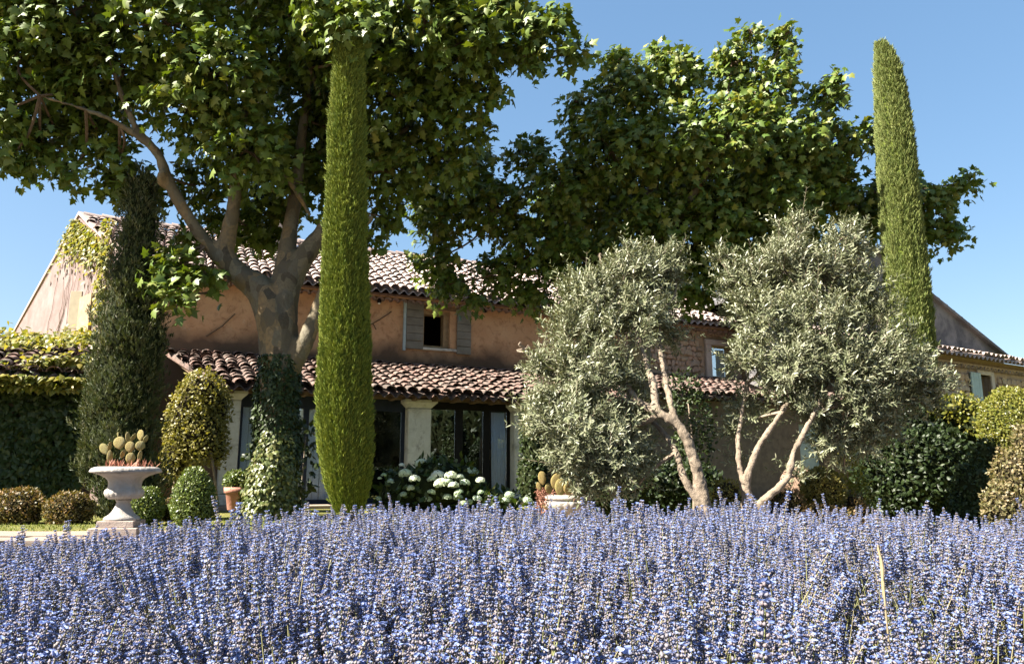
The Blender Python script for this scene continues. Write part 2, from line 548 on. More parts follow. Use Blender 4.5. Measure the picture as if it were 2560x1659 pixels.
M['tile'] = tile_mat('roof_tile', [(0.37, 0.27, 0.235), (0.31, 0.225, 0.20), (0.41, 0.32, 0.285), (0.28, 0.22, 0.20), (0.38, 0.285, 0.25)], (0.30, 0.265, 0.24), 0.7, 0.42, 0.62)
M['tile_red'] = tile_mat('roof_tile_red', [(0.266, 0.158, 0.126), (0.216, 0.119, 0.0972), (0.288, 0.194, 0.162), (0.187, 0.122, 0.101), (0.245, 0.144, 0.115)], (0.072, 0.0612, 0.0518), 0.90, 0.40, 0.53)  # dark blotches: black lichen, deepened to stand for dappled tree shade
M['tile_deck'] = plain('tile_deck', (0.15, 0.095, 0.075), 0.95, 0.1, 0.3, 9)

# cactus pads
m, nt, out = new_mat('cactus_pad')
tc = N(nt, 'ShaderNodeTexCoord')
vo = N(nt, 'ShaderNodeTexVoronoi', i_Scale=55.0)
nt.links.new(tc.outputs['Object'], vo.inputs['Vector'])
mr = N(nt, 'ShaderNodeMapRange')
mr.inputs[1].default_value = 0.12
mr.inputs[2].default_value = 0.3
nt.links.new(vo.outputs['Distance'], mr.inputs[0])
c = mixc(nt, mr.outputs[0], (0.40, 0.28, 0.12), (0.24, 0.19, 0.055))
c = mixc(nt, noise_fac(nt, 9, 4, 0.6, 0.45, 0.7), c, (0.30, 0.18, 0.07))
c = mixc(nt, mixc(nt, 0.5, (0, 0, 0), tint_fac(nt)), c, (0.16, 0.17, 0.05))
surf(nt, out, c, 0.6, bump(nt, vo.outputs['Distance'], 0.6, 0.006), 0.3)
M['cactus'] = m


def glass_mat(name, refl, tintc, body):
    """Window glass: reflects by angle, lets the dark room show through."""
    m, nt, out = new_mat(name)
    g = N(nt, 'ShaderNodeBsdfGlossy')
    g.inputs['Color'].default_value = (*tintc, 1)
    g.inputs['Roughness'].default_value = 0.01
    t = N(nt, 'ShaderNodeBsdfTransparent')
    t.inputs[0].default_value = (*body, 1)
    lw = N(nt, 'ShaderNodeFresnel')
    lw.inputs[0].default_value = 1.5
    mr = N(nt, 'ShaderNodeMapRange')
    mr.inputs[3].default_value = refl
    mr.inputs[4].default_value = 1.0
    nt.links.new(lw.outputs[0], mr.inputs[0])
    mx = N(nt, 'ShaderNodeMixShader')
    nt.links.new(mr.outputs[0], mx.inputs[0])
    nt.links.new(t.outputs[0], mx.inputs[1])
    nt.links.new(g.outputs[0], mx.inputs[2])
    nt.links.new(mx.outputs[0], out.inputs[0])
    return m


M['glass'] = glass_mat('glass', 0.10, (0.9, 0.95, 1.0), (0.99, 0.99, 0.99))
M['solar_glass'] = glass_mat('solar_glass', 0.50, (0.80, 0.92, 1.0), (0.3, 0.33, 0.35))

# lawn
m, nt, out = new_mat('lawn')
f = noise_fac(nt, 1.5, 8, 0.7, 0.35, 0.65)
c = mixc(nt, f, (0.10, 0.12, 0.03), (0.20, 0.18, 0.06))
surf(nt, out, c, 0.95, bump(nt, noise_fac(nt, 90, 4, 0.7, 0, 1), 0.8, 0.03), 0.1)
M['lawn'] = m
M['grass_blade'] = leaf_mat('grass_blade', [(0.136, 0.16, 0.04), (0.096, 0.12, 0.028), (0.192, 0.192, 0.064)], 0.6, 0.2, 0.25)
M['gravel'] = stone_mat('gravel', (0.275, 0.207, 0.157), (0.325, 0.26, 0.207), 25, (0.196, 0.152, 0.109), stain_amt=0.5, bs=0.8)
M['field'] = stone_mat('field', (0.119, 0.091, 0.056), (0.154, 0.126, 0.07), 2, (0.084, 0.084, 0.035))


# ------------------------------------------------------------------ leaf scattering
def fan(boundary, centre):
    V = [(*centre[:2], centre[2] if len(centre) > 2 else 0.0)] + [(x, y, z) for x, y, z in boundary]
    n = len(boundary)
    return np.array(V, float), np.array([(0, 1 + i, 1 + (i + 1) % n) for i in range(n)], int)


def sym(right, zf):
    pts = [(x, y) for x, y in right] + [(-x, y) for x, y in reversed(right[1:-1])]
    return [(x, y, zf(x, y)) for x, y in pts]


fold = lambda x, y: -0.22 * abs(x) ** 1.2 - 0.16 * y * y
PLANE_LEAF = fan(sym([(0.0, 0.0), (0.20, -0.07), (0.50, 0.06), (0.31, 0.24), (0.62, 0.50), (0.29, 0.49), (0.21, 0.68), (0.0, 1.0)], fold), (0, 0.32, 0.02))
IVY_LEAF = fan(sym([(0.0, 0.0), (0.42, 0.05), (0.34, 0.42), (0.0, 1.0)], fold), (0, 0.3, 0.02))
OVAL_LEAF = fan(sym([(0.0, 0.0), (0.24, 0.25), (0.27, 0.55), (0.0, 1.0)], fold), (0, 0.4, 0.03))
DIA_LEAF = (np.array([(0, 0, 0), (0.26, 0.5, -0.06), (0, 1, -0.1), (-0.26, 0.5, -0.06)], float), np.array([(0, 1, 2), (0, 2, 3)]))
OLIVE_LEAF = (np.array([(0, 0, 0), (0.095, 0.3, 0.0), (0.085, 0.7, -0.02), (0, 1, -0.08), (-0.085, 0.7, -0.02), (-0.095, 0.3, 0.0)], float), np.array([(0, 1, 2), (0, 2, 3), (0, 3, 4), (0, 4, 5)]))


def spray_template():
    V, T = [], []
    for k, (az, tilt, y0, L, w) in enumerate([(0, 0, 0, 1.0, 0.055), (0.3, 0.42, 0.12, 0.55, 0.05), (2.3, 0.45, 0.25, 0.5, 0.05), (4.2, 0.45, 0.2, 0.52, 0.05), (5.4, 0.35, 0.4, 0.45, 0.045), (1.3, 0.32, 0.5, 0.42, 0.045)]):
        ax = np.array([math.sin(tilt) * math.cos(az), math.cos(tilt), math.sin(tilt) * math.sin(az)])
        sd = np.array([-math.sin(az + 0.6), 0, math.cos(az + 0.6)])
        o = np.array([0, y0, 0])
        n = len(V)
        V += [o, o + ax * L * 0.5 + sd * w, o + ax * L, o + ax * L * 0.5 - sd * w]
        T += [(n, n + 1, n + 2), (n, n + 2, n + 3)]
    return np.array(V), np.array(T)


SPRAY = spray_template()


def unit(a):
    return a / np.maximum(np.linalg.norm(a, axis=1, keepdims=True), 1e-9)


def frames(tip, nrm):
    Y = unit(tip)
    Z = unit(nrm - (nrm * Y).sum(1, keepdims=True) * Y)
    X = np.cross(Y, Z)
    return X, Y, Z


def scatter(template, P, tip, nrm, size, width=None):
    V0, T0 = template
    X, Y, Z = frames(tip, nrm)
    s = size[:, None, None]
    w = s if width is None else (size * width)[:, None, None]
    V = P[:, None, :] + w * V0[None, :, 0:1] * X[:, None, :] + s * V0[None, :, 1:2] * Y[:, None, :] + s * V0[None, :, 2:3] * Z[:, None, :]
    n = len(V0)
    T = T0[None] + (np.arange(len(P)) * n)[:, None, None]
    return V.reshape(-1, 3), T.reshape(-1, 3)


def leaf_cloud(name, template, P, tip, nrm, size, mat, parent=None, tint=None, kind=None, width=None):
    if tint is None:
        tint = RNG.random(len(P))
    V, T = scatter(template, P, tip, nrm, size, width)
    o = link(name, mesh_np(name, V, T, np.repeat(tint, len(template[0]))), mat, parent, world=True)
    if kind:
        o['kind'] = kind
    return o


def rdir(n):
    return unit(RNG.normal(size=(n, 3)))


def noise3(P, scale, seed=0.0):
    return np.array([noise.noise(Vector((p[0] * scale + seed, p[1] * scale - seed, p[2] * scale + 2 * seed))) for p in P])

# ------------------------------------------------------------------ ground
def sheet(name, x0, x1, y0, y1, nx, ny, zf, mat, kind='structure'):
    xs = np.linspace(x0, x1, nx + 1)
    ys = np.linspace(y0, y1, ny + 1)
    V = [(x, y, zf(x, y)) for y in ys for x in xs]
    T = []
    for j in range(ny):
        for i in range(nx):
            a = j * (nx + 1) + i
            T += [(a, a + 1, a + nx + 2), (a, a + nx + 2, a + nx + 1)]
    o = link(name, mesh_np(name, V, T, smooth=True), mat)
    o['kind'] = kind
    return o


WALL_Y = 6.95                     # front face of the low garden wall


def bed_z(x, y):
    t = max(0.0, min(1.0, (y - 1.0) / 2.0))
    return -0.645 + 0.10 * t * t * (3 - 2 * t) - 0.03 * max(0.0, y - 4.0) - 0.10 * max(0.0, min(3.0, -x - 0.8)) - 0.03 * max(0.0, min(2.0, x - 1.5))


ground = sheet('ground', -420, 420, -420, 420, 24, 24, lambda x, y: -1.05, M['field'])
soil = sheet('soil_bed', -9, 9, -0.6, WALL_Y + 0.1, 40, 24, bed_z, M['soil'])
lawn = sheet('lawn', -60, 60, WALL_Y + 0.35, 90, 60, 60, lambda x, y: 0.012 * math.sin(x * 2.1) * math.cos(y * 1.7) - 0.01, M['lawn'])
path = sheet('gravel_path', -12, 14, WALL_Y + 0.30, WALL_Y + 0.95, 60, 3, lambda x, y: 0.012 + 0.006 * math.sin(x * 3), M['gravel'])
terrace = MB()
terrace.box(-4.3, 4.6, -0.75, 2.98, -0.2, 0.05)
tr = empty('terrace', HO, AL)
tr['kind'] = 'structure'
o = terrace.build('terrace_floor', M['gravel'], tr)
o['kind'] = 'structure'

# short grass tufts on the part of the lawn that is seen
n = 9000
gx = RNG.uniform(-6.5, 1.0, n)
gy = RNG.uniform(WALL_Y + 0.95, 10.2, n)
P = np.stack([gx, gy, np.full(n, -0.02)], 1)
tip = unit(np.stack([RNG.normal(0, .5, n), RNG.normal(0, .5, n), np.ones(n)], 1))
leaf_cloud('grass', DIA_LEAF, P, tip, rdir(n), RNG.uniform(.02, .05, n), M['grass_blade'], None, kind='stuff', width=np.full(n, .5))

# low dry stone wall that carries the garden, with a coping of flat stones
wallo = empty('garden_wall', (0, WALL_Y, -0.6), 0, 'low rough stone retaining wall behind the lavender, under the white urn', 'wall')
MB().box(-9, 10, WALL_Y + 0.10, WALL_Y + 0.42, -1.0, -0.06).build('wall_core', M['soil'], wallo, True)


def rough_stone(w, d, h, seed, jit=0.12):
    rnd = random.Random(seed)
    bm = bmesh.new()
    bmesh.ops.create_cube(bm, size=1.0)
    bmesh.ops.bevel(bm, geom=bm.edges[:], offset=0.16, segments=1, affect='EDGES')
    for q in bm.verts:
        q.co = Vector((q.co.x * w, q.co.y * d, q.co.z * h)) + Vector((rnd.uniform(-1, 1) * w, rnd.uniform(-1, 1) * d, rnd.uniform(-1, 1) * h)) * jit * 0.5
    me = bpy.data.meshes.new('stone')
    bm.to_mesh(me)
    bm.free()
    return me


gs = [rough_stone(1, 1, 1, s, 0.16) for s in range(8)]
for g in gs:
    g.materials.append(M['garden_stone'])
rnd = random.Random(3)
x = -5.6
while x < 5.5:
    w = rnd.uniform(0.28, 0.6)
    z = -0.075
    for row in range(2):
        h = rnd.uniform(0.13, 0.19)
        if row == 1 and x > 1.5:
            break
        o = link('stone', rnd.choice(gs), None, wallo)
        o.location = (x + w / 2 + rnd.uniform(-.03, .03), 0.10 + rnd.uniform(-.02, .03), 0.6 + z - h / 2)
        o.scale = (w * 0.97, 0.30, h)
        o.rotation_euler = (0, rnd.uniform(-.05, .05), rnd.uniform(-.05, .05))
        z -= h
    x += w
cs = [rough_stone(1, 1, 1, 50 + s, 0.07) for s in range(5)]
for g in cs:
    g.materials.append(M['coping'])
x = -5.8
while x < 5.5:
    w = rnd.uniform(0.4, 0.75)
    o = link('coping_stone', rnd.choice(cs), None, wallo)
    o.location = (x + w / 2, 0.18, 0.6 - 0.036 + rnd.uniform(-.008, .006))
    o.scale = (w * 0.98, 0.42, 0.075)
    o.rotation_euler = (0, rnd.uniform(-.01, .01), rnd.uniform(-.02, .02))
    x += w


# ------------------------------------------------------------------ roof tiles
def tile_mesh(seed, mat, L=0.44, r0=0.108, r1=0.088, seg=7, th=0.016):
    rnd = random.Random(seed)
    mb = MB()
    arc = [math.pi * (0.02 + 0.96 * k / seg) for k in range(seg + 1)]
    fl = 0.80 + rnd.uniform(-.05, .05)
    lo = [(r0 * math.cos(t), 0, 0.042 + r0 * fl * math.sin(t)) for t in arc]
    hi = [(r1 * math.cos(t), L, r1 * fl * math.sin(t)) for t in arc]
    li = [((r0 - th) * math.cos(t), 0, 0.042 + (r0 - th) * fl * math.sin(t)) for t in arc]
    ii = [((r1 - th) * math.cos(t), L, (r1 - th) * fl * math.sin(t)) for t in arc]
    n = seg + 1
    V = lo + hi + li + ii
    f = []
    for k in range(seg):
        f += [(k, k + 1, n + k + 1, n + k), (k, 2 * n + k, 2 * n + k + 1, k + 1), (2 * n + k, 3 * n + k, 3 * n + k + 1, 2 * n + k + 1)]
    f += [(0, n, 3 * n, 2 * n), (seg, 2 * n + seg, 3 * n + seg, n + seg)]
    V = [(a + rnd.uniform(-.004, .004), b + rnd.uniform(-.008, .008), c + rnd.uniform(-.004, .004)) for a, b, c in V]
    mb.add(V, f)
    me = mb.mesh('roof_tile')
    me.materials.append(mat)
    return me


def hidden(u, v):
    """Photo regions where the trees in front hide the roofs (only decides which tiles are worth being single parts)."""
    return (800 < u < 932) or (640 < u < 745 and v > 800) or (u < 330 and v < 850) or (540 < u < 930 and v < 560) or (u > 1350 and 620 < v < 930) or (1130 < u < 1240 and v < 730)


def tile_roof(owner, roof, x0f, x1, eave, top, mat, pitch=0.222, expo=0.335, limit=300, skip=None, jit=1.0, seed=1, over=0.0, budget=None):
    """Rows of barrel tiles on a slope. eave / top: (y, z) in the owner's frame; x0f(y): left edge."""
    rnd = random.Random(seed)
    vars_ = [tile_mesh(seed * 10 + k, mat) for k in range(5)]
    dy, dz = top[0] - eave[0], top[1] - eave[1]
    Ls = math.hypot(dy, dz)
    pitch_a = math.atan2(dz, dy)
    rows = int(Ls / expo) + 1
    items = []
    xmin = min(x0f(eave[0]), x0f(top[0]))
    ncol = int((x1 - xmin) / pitch) + 1
    for c_ in range(ncol):
        x = xmin + (c_ + 0.5) * pitch
        off = rnd.uniform(-.05, .05) * jit
        for r in range(rows):
            s = r * expo - 0.05 + off * (0.4 if r == 0 else 1)
            y = eave[0] + dy * s / Ls
            z = eave[1] + dz * s / Ls
            if x < x0f(y + 0.1) or s > Ls - 0.12:
                continue
            if skip and skip(x, y):
                continue
            mtx = Matrix.Translation((x + rnd.gauss(0, .008) * jit, y, z + rnd.uniform(0, .012) * jit)) @ Matrix.Rotation(pitch_a + rnd.gauss(0, .012) * jit, 4, 'X') @ Matrix.Rotation(rnd.gauss(0, .03) * jit, 4, 'Z') @ Matrix.Rotation(rnd.gauss(0, .03) * jit, 4, 'Y') @ Matrix.Scale(rnd.uniform(.94, 1.05), 4)
            items.append([mtx, rnd.randrange(5), rnd.random()])
    W = basis(owner)
    C = np.array([(W @ it[0] @ Vector((0, 0.15, 0.1)))[:] for it in items])
    u, v, d = proj(C)
    score = []
    for i in range(len(items)):
        inside = -20 < u[i] < 2580 and 0 < v[i] < 1659
        score.append(d[i] if inside and not hidden(u[i], v[i]) else d[i] + (100 if inside else 1000))
    order = sorted(range(len(items)), key=lambda i: score[i])
    single = set(i for i in order[:limit] if score[i] < 900)
    rest = MB()
    for i, (mtx, k, t) in enumerate(items):
        if i in single:
            o = bpy.data.objects.new('roof_tile', vars_[k])
            COL.objects.link(o)
            o.parent = roof
            o.matrix_local = mtx
        else:
            me = vars_[k]
            rest.add([mtx @ q.co for q in me.vertices], [tuple(p.vertices) for p in me.polygons], t + 0.001)
    if rest.v:
        o = rest.build('roof_tiling', mat, roof)
        o['kind'] = 'stuff'
    # the channel tiles under and between them: one corrugated sheet
    V, T = [], []
    seg = 8
    nx = ncol * seg
    ys = [(-0.07, 0.0), (Ls * .5, 0), (Ls, 0)]
    nu, nv_ = -math.sin(pitch_a), math.cos(pitch_a)
    for s, _ in ys:
        y = eave[0] + dy * s / Ls
        z = eave[1] + dz * s / Ls
        for i in range(nx + 1):
            x = max(xmin + i * pitch / seg, x0f(y))
            h = -0.030 + 0.045 * math.cos(2 * math.pi * (i / seg - 0.5))
            V.append((x, y + nu * h, z + nv_ * h))
    for j in range(len(ys) - 1):
        for i in range(nx):
            a = j * (nx + 1) + i
            T += [(a, a + 1, a + nx + 2), (a, a + nx + 2, a + nx + 1)]
    n0 = len(V)
    V += [(q[0], q[1] + 0.0, q[2] - 0.016) for q in V[:nx + 1]]
    for i in range(nx):
        T += [(i, n0 + i, n0 + i + 1), (i, n0 + i + 1, i + 1)]
    link('channel_tiling', mesh_np('channel_tiling', V, T), mat, roof)['kind'] = 'stuff'
    return pitch_a


def genoise(owner, x0, x1, y0, z, mat, bandmat, pitch=0.19, rows=1, name='eave_tile'):
    """Rows of half-round tiles mortared under the eave."""
    rnd = random.Random(int(abs(x0 * 100)))
    mb = MB()
    arc = [math.pi * k / 8 for k in range(9)]
    r, th, L = pitch * 0.46, 0.014, 0.34
    lo = [(r * math.cos(t), 0, r * .9 * math.sin(t)) for t in arc]
    hi = [(r * math.cos(t), L, r * .9 * math.sin(t)) for t in arc]
    li = [((r - th) * math.cos(t), 0, (r - th) * .9 * math.sin(t)) for t in arc]
    lii = [((r - th) * math.cos(t), L * .7, (r - th) * .9 * math.sin(t)) for t in arc]
    f = []
    for k in range(8):
        f += [(k, k + 1, 9 + k + 1, 9 + k), (k, 18 + k, 18 + k + 1, k + 1), (18 + k, 27 + k, 28 + k, 19 + k)]
    mb.add(lo + hi + li + lii, f)
    me = mb.mesh(name)
    me.materials.append(mat)
    for row in range(rows):
        yy = y0 - row * 0.11
        zz = z + row * 0.135
        nn = int((x1 - x0) / pitch)
        for i in range(nn):
            o = link(name, me, None, owner)
            o.location = (x0 + (i + .5) * pitch, yy + rnd.uniform(-.012, .012), zz + rnd.uniform(-.006, .006))
            o.rotation_euler = (rnd.uniform(-.04, .04), 0, rnd.uniform(-.04, .04))
        MB().box(x0, x1, yy + 0.015, y0 + 0.40, zz + r * .9 + 0.002, zz + 0.133).build('eave_band', bandmat, owner)


def wall_open(mb, x0, x1, z0, z1, y0, y1, openings):
    xs = sorted({x0, x1} | {a for o in openings for a in o[:2]})
    zs = sorted({z0, z1} | {a for o in openings for a in o[2:]})
    for i in range(len(xs) - 1):
        for j in range(len(zs) - 1):
            cx, cz = (xs[i] + xs[i + 1]) / 2, (zs[j] + zs[j + 1]) / 2
            if any(o[0] < cx < o[1] and o[2] < cz < o[3] for o in openings):
                continue
            mb.box(xs[i], xs[i + 1], y0, y1, zs[j], zs[j + 1])


# ------------------------------------------------------------------ farmhouse (house frame: x along the front, y inwards, z up)
house = empty('farmhouse', HO, AL, 'long ochre plastered farmhouse with terracotta tile roof behind the trees', 'house')
XL = lambda y: -5.35 - 0.44 * (y - 3)
mb = MB()
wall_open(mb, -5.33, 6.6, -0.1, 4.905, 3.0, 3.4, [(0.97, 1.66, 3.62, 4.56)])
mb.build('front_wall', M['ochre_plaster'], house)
# gable end wall, out of square with the front
gv = Vector((0.33, 0.14, 0))
g = MB()
g.prism([(XL(3), 3.0, -0.1), (XL(6.5), 6.5, -0.1), (XL(10.4), 10.4, -0.1), (XL(10.4), 10.4, 4.30), (XL(6.5), 6.5, 6.86), (XL(3), 3.0, 4.72)], gv)
g.build('gable_wall', M['pale_plaster'], house)
g = MB()
for (a, b_) in (((3 - .3, 4.58), (6.5, 6.94)), ((6.5, 6.94), (10.7, 4.20))):
    p, q = Vector((XL(a[0]) - .03, a[0], a[1])), Vector((XL(b_[0]) - .03, b_[0], b_[1]))
    g.prism([p, q, q + Vector((0, 0, .09)), p + Vector((0, 0, .09))], gv * 0.9)
g.build('verge', M['tile'], house)
# roof
mr_ = MB()
mr_.prism([(XL(2.65), 2.62, 4.76), (12.6, 2.62, 4.76), (12.6, 6.5, 6.80), (XL(6.5), 6.5, 6.80)], (0, 0, -0.05))
mr_.prism([(XL(6.5), 6.5, 6.80), (12.6, 6.5, 6.80), (12.6, 10.5, 4.30), (XL(10.5), 10.5, 4.30)], (0, 0, -0.05))
roof = mr_.build('main_roof', M['tile_deck'], house)
tile_roof(house, roof, XL, 12.6, (2.55, 4.86), (6.5, 6.86), M['tile'], seed=2)
rt = tile_mesh(77, M['tile'], L=0.5, r0=0.14, r1=0.125)
for i in range(46):
    x = XL(6.5) + 0.1 + i * 0.40
    o = link('ridge_tile', rt, None, house)
    o.location = (x, 6.5, 6.87 + random.uniform(0, .01))
    o.rotation_euler = (0, -0.03, -math.pi / 2 + random.uniform(-.03, .03))
genoise(house, -5.2, 12.4, 2.80, 4.645, M['tile'], M['ochre_plaster'])

# first floor window and its shutters
win = MB()
win.box(0.97, 1.66, 3.10, 3.34, 4.46, 4.56)
win.box(0.97, 1.03, 3.12, 3.30, 3.62, 4.458)
win.box(1.52, 1.66, 3.08, 3.30, 3.62, 4.458)
win.box(1.031, 1.519, 3.12, 3.30, 3.62, 3.69)
wf = win.build('window', M['frame_wood'], house)
MB().box(0.90, 1.86, 2.96, 3.20, 3.55, 3.615, bev=.01).build('sill', M['stone_col'], wf)
MB().box(0.88, 1.90, 2.98, 3.2, 4.565, 4.66, bev=.01).build('lintel', M['old_wood'], wf)


def shutter(owner, x0, x1, y, z0, z1, mat, rz=0.0, n=5, name='shutter', vertical=False):
    """Boarded shutter: every board a part of it."""
    e = MB().box(x0 + .04, x1 - .04, y - .005, y + .015, z0 + .02, z1 - .02).build(name, mat, owner)
    for z in (z0 + .2 * (z1 - z0), z0 + .8 * (z1 - z0)):
        MB().box(x0 + .02, x1 - .06, y - .056, y - .050, z - .014, z + .014).build('hinge', mat, e)
    for i in range(n):
        a, b_ = (x0 + (x1 - x0) * i / n, x0 + (x1 - x0) * (i + 1) / n) if vertical else (z0 + (z1 - z0) * i / n, z0 + (z1 - z0) * (i + 1) / n)
        k = MB()
        dy_ = random.uniform(-.003, .003)
        if vertical:
            k.box(a + .004, b_ - .004, y - .045 + dy_, y - .007, z0, z1, bev=.004)
        else:
            k.box(x0, x1, y - .045 + dy_, y - .007, a + .004, b_ - .004, bev=.004)
        k.build('plank', mat, e)
    return e


shutter(house, 0.53, 0.96, 2.99, 3.55, 4.70, M['shutter_olive'], n=6)
shutter(house, 1.83, 2.20, 2.99, 3.50, 4.64, M['shutter_olive'], n=6)
MB().box(0.46, 0.52, 2.93, 2.99, 3.5, 4.72).build('downpipe', M['shutter_blue'], house)

# dark room boxes behind the openings
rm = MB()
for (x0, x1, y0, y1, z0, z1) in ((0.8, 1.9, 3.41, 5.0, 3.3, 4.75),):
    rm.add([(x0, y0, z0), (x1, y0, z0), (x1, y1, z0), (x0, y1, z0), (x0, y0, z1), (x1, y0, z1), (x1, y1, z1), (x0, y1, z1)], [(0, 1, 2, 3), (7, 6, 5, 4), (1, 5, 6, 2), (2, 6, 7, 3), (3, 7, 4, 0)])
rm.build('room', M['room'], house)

# stone part of the house further along
sw = MB()
wall_open(sw, 6.62, 12.4, -0.1, 4.92, 3.06, 3.45, [(9.70, 10.55, 3.40, 4.30)])
sw.build('stone_wall', M['mortar'], house)
swo = house.children[-1]
stones = [rough_stone(1, 1, 1, 100 + s, 0.34) for s in range(9)]
for s_ in stones:
    s_.materials.append(M['rubble'])
rnd = random.Random(9)
cand = []
z = 4.70
while z > 1.6:
    h = rnd.uniform(.10, .17)
    x = 6.7 + rnd.uniform(0, .15)
    while x < 12.2:
        w = rnd.choice([rnd.uniform(.09, .16), rnd.uniform(.13, .24)])
        if not (x + w > 9.48 and x < 10.78 and z - h < 4.42 and z > 3.3):
            cand.append((x, w, z, h))
        x += w + .012
    z -= h + .012
cand.sort(key=lambda q: (0 if 7.0 < q[0] < 10.5 and q[2] > 3.0 else 1, q[0]))
restm = MB()
for i, (x, w, z, h) in enumerate(cand):
    me = rnd.choice(stones)
    hh = h * rnd.uniform(.75, 1.2)
    mtx = Matrix.Translation((x + w / 2, 3.05 + rnd.uniform(-.015, .025), z - h / 2 + rnd.uniform(-.03, .03))) @ Matrix.Rotation(rnd.uniform(-.45, .45), 4, 'Y') @ Matrix.Diagonal((w * 1.02, .12, hh, 1))
    if i < 290:
        o = link('stone', me, None, swo)
        o.matrix_local = mtx
    else:
        restm.add([mtx @ q.co for q in me.vertices], [tuple(p.vertices) for p in me.polygons], rnd.random() + .001)
if restm.v:
    restm.build('rubble_stones', M['rubble'], swo)['kind'] = 'stuff'
w2 = MB()
w2.box(9.50, 9.70, 2.97, 3.3, 3.34, 4.30, bev=.01)
w2.box(10.55, 10.76, 2.97, 3.3, 3.34, 4.30, bev=.01)
w2.box(9.48, 10.78, 2.97, 3.3, 4.302, 4.46, bev=.01)
w2.box(9.48, 10.78, 2.94, 3.3, 3.26, 3.338, bev=.01)
w2o = w2.build('window', M['white_render'], house)
MB().box(9.703, 10.548, 3.24, 3.26, 3.40, 4.30).build('pane', M['glass'], w2o)
MB().box(9.71, 9.78, 3.18, 3.235, 3.40, 4.30).build('frame', M['frame_wood'], w2o)
shutter(w2o, 10.0, 10.28, 3.20, 3.42, 4.2, M['shutter_blue'], n=4)

# chimney block on the roof, seen between the plane branches
ch = MB()
ch.box(-3.35, -2.95, 4.9, 5.6, 5.6, 7.0, bev=.02)
ch.box(-3.40, -2.90, 4.85, 5.65, 7.002, 7.08, bev=.02)
ch.build('chimney', M['rubble'], house)
ch = MB()
ch.box(-2.45, -1.95, 5.0, 5.7, 5.7, 6.95, bev=.02)
ch.box(-2.50, -1.90, 4.95, 5.75, 6.952, 7.03, bev=.02)
ch.build('chimney', M['white_render'], house)

# open shutter on the gable
gp = Matrix.Translation((XL(5.75) - 0.02, 5.75, 0)) @ Matrix.Rotation(math.atan2(3.5, -1.54), 4, 'Z')
gs_ = MB()
gs_.box(0.0, 0.06, 0.0, 0.27, 3.95, 4.85, bev=.006)
gs_.box(0.062, 0.085, 0.03, 0.24, 4.08, 4.16)
gs_.box(0.062, 0.085, 0.03, 0.24, 4.62, 4.70)
gso = gs_.build('gable_shutter', M['shutter_cream'], house)
gso.matrix_local = gp @ Matrix.Rotation(math.radians(-48), 4, 'Z')
gw = MB()
gw.box(-0.75, -0.04, -0.03, 0.05, 3.78, 4.68)
gwo = gw.build('gable_window', M['frame_wood'], house)
gwo.matrix_local = gp

# ------------------------------------------------------------------ porch along the front
porch = empty('porch', HO, AL, 'tiled lean-to porch on stone pillars along the front of the ochre farmhouse', 'porch')
PX = lambda y: -3.80 - 0.25 * (y + 0.5)
pm = MB()
pm.prism([(PX(-.40) + .02, -0.42, 2.07), (4.75, -0.42, 2.07), (4.75, 2.995, 3.07), (PX(3) + .02, 2.995, 3.07)], (0, 0, -0.04))
proof = pm.build('porch_roof', M['tile_deck'], porch)
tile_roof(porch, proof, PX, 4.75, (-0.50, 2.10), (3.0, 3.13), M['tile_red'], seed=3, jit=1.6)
bm_ = MB()
bm_.box(-3.75, 4.6, 0.02, 0.30, 2.032, 2.19)
bm_.build('beam', M['old_wood'], porch)
ra = MB()
for i in range(20):
    x = -3.6 + i * 0.42
    ra.box(x, x + .08, -0.40, 0.018, 1.99, 2.05)
o = ra.build('rafters', M['old_wood'], porch)
MB().prism([(PX(-.3) - .02, -0.3, 2.0), (PX(-.3) + .12, -0.3, 2.0), (PX(-.3) + .12, -0.3, 2.12), (PX(-.3) - .02, -0.3, 2.12)], (-0.6, 3.0, 0.86)).build('verge_beam', M['old_wood'], porch)


def column(x0, x1, y0, y1, ztop):
    c = MB().box(x0, x1, y0, y1, 0.24, ztop - 0.16, bev=.018).build('pillar', M['stone_col'], porch)
    k = MB()
    e = 0.10
    k.box(x0 - e, x1 + e, y0 - e, y1 + e, ztop - .065, ztop, bev=.008)
    a, b_ = ztop - .158, ztop - .067
    pf = [(0.0, a), (0.03, a + .035), (0.085, b_)]
    for i in range(2):
        (e0, z0), (e1, z1) = pf[i], pf[i + 1]
        k.add([(x0 - e0, y0 - e0, z0), (x1 + e0, y0 - e0, z0), (x1 + e0, y1 + e0, z0), (x0 - e0, y1 + e0, z0), (x0 - e1, y0 - e1, z1), (x1 + e1, y0 - e1, z1), (x1 + e1, y1 + e1, z1), (x0 - e1, y1 + e1, z1)],
              [(0, 1, 5, 4), (1, 2, 6, 5), (2, 3, 7, 6), (3, 0, 4, 7)] + ([(3, 2, 1, 0)] if i == 0 else [(4, 5, 6, 7)]))
    k.build('capital', M['stone_col'], c)
    MB().box(x0 - .05, x1 + .05, y0 - .05, y1 + .05, 0.05, 0.238, bev=.015).build('base', M['stone_col'], c)


column(-0.26, 0.21, -0.02, 0.42, 2.03)
column(-3.66, -3.36, -0.02, 0.42, 2.05)
column(2.02, 2.45, -0.02, 0.42, 2.03)
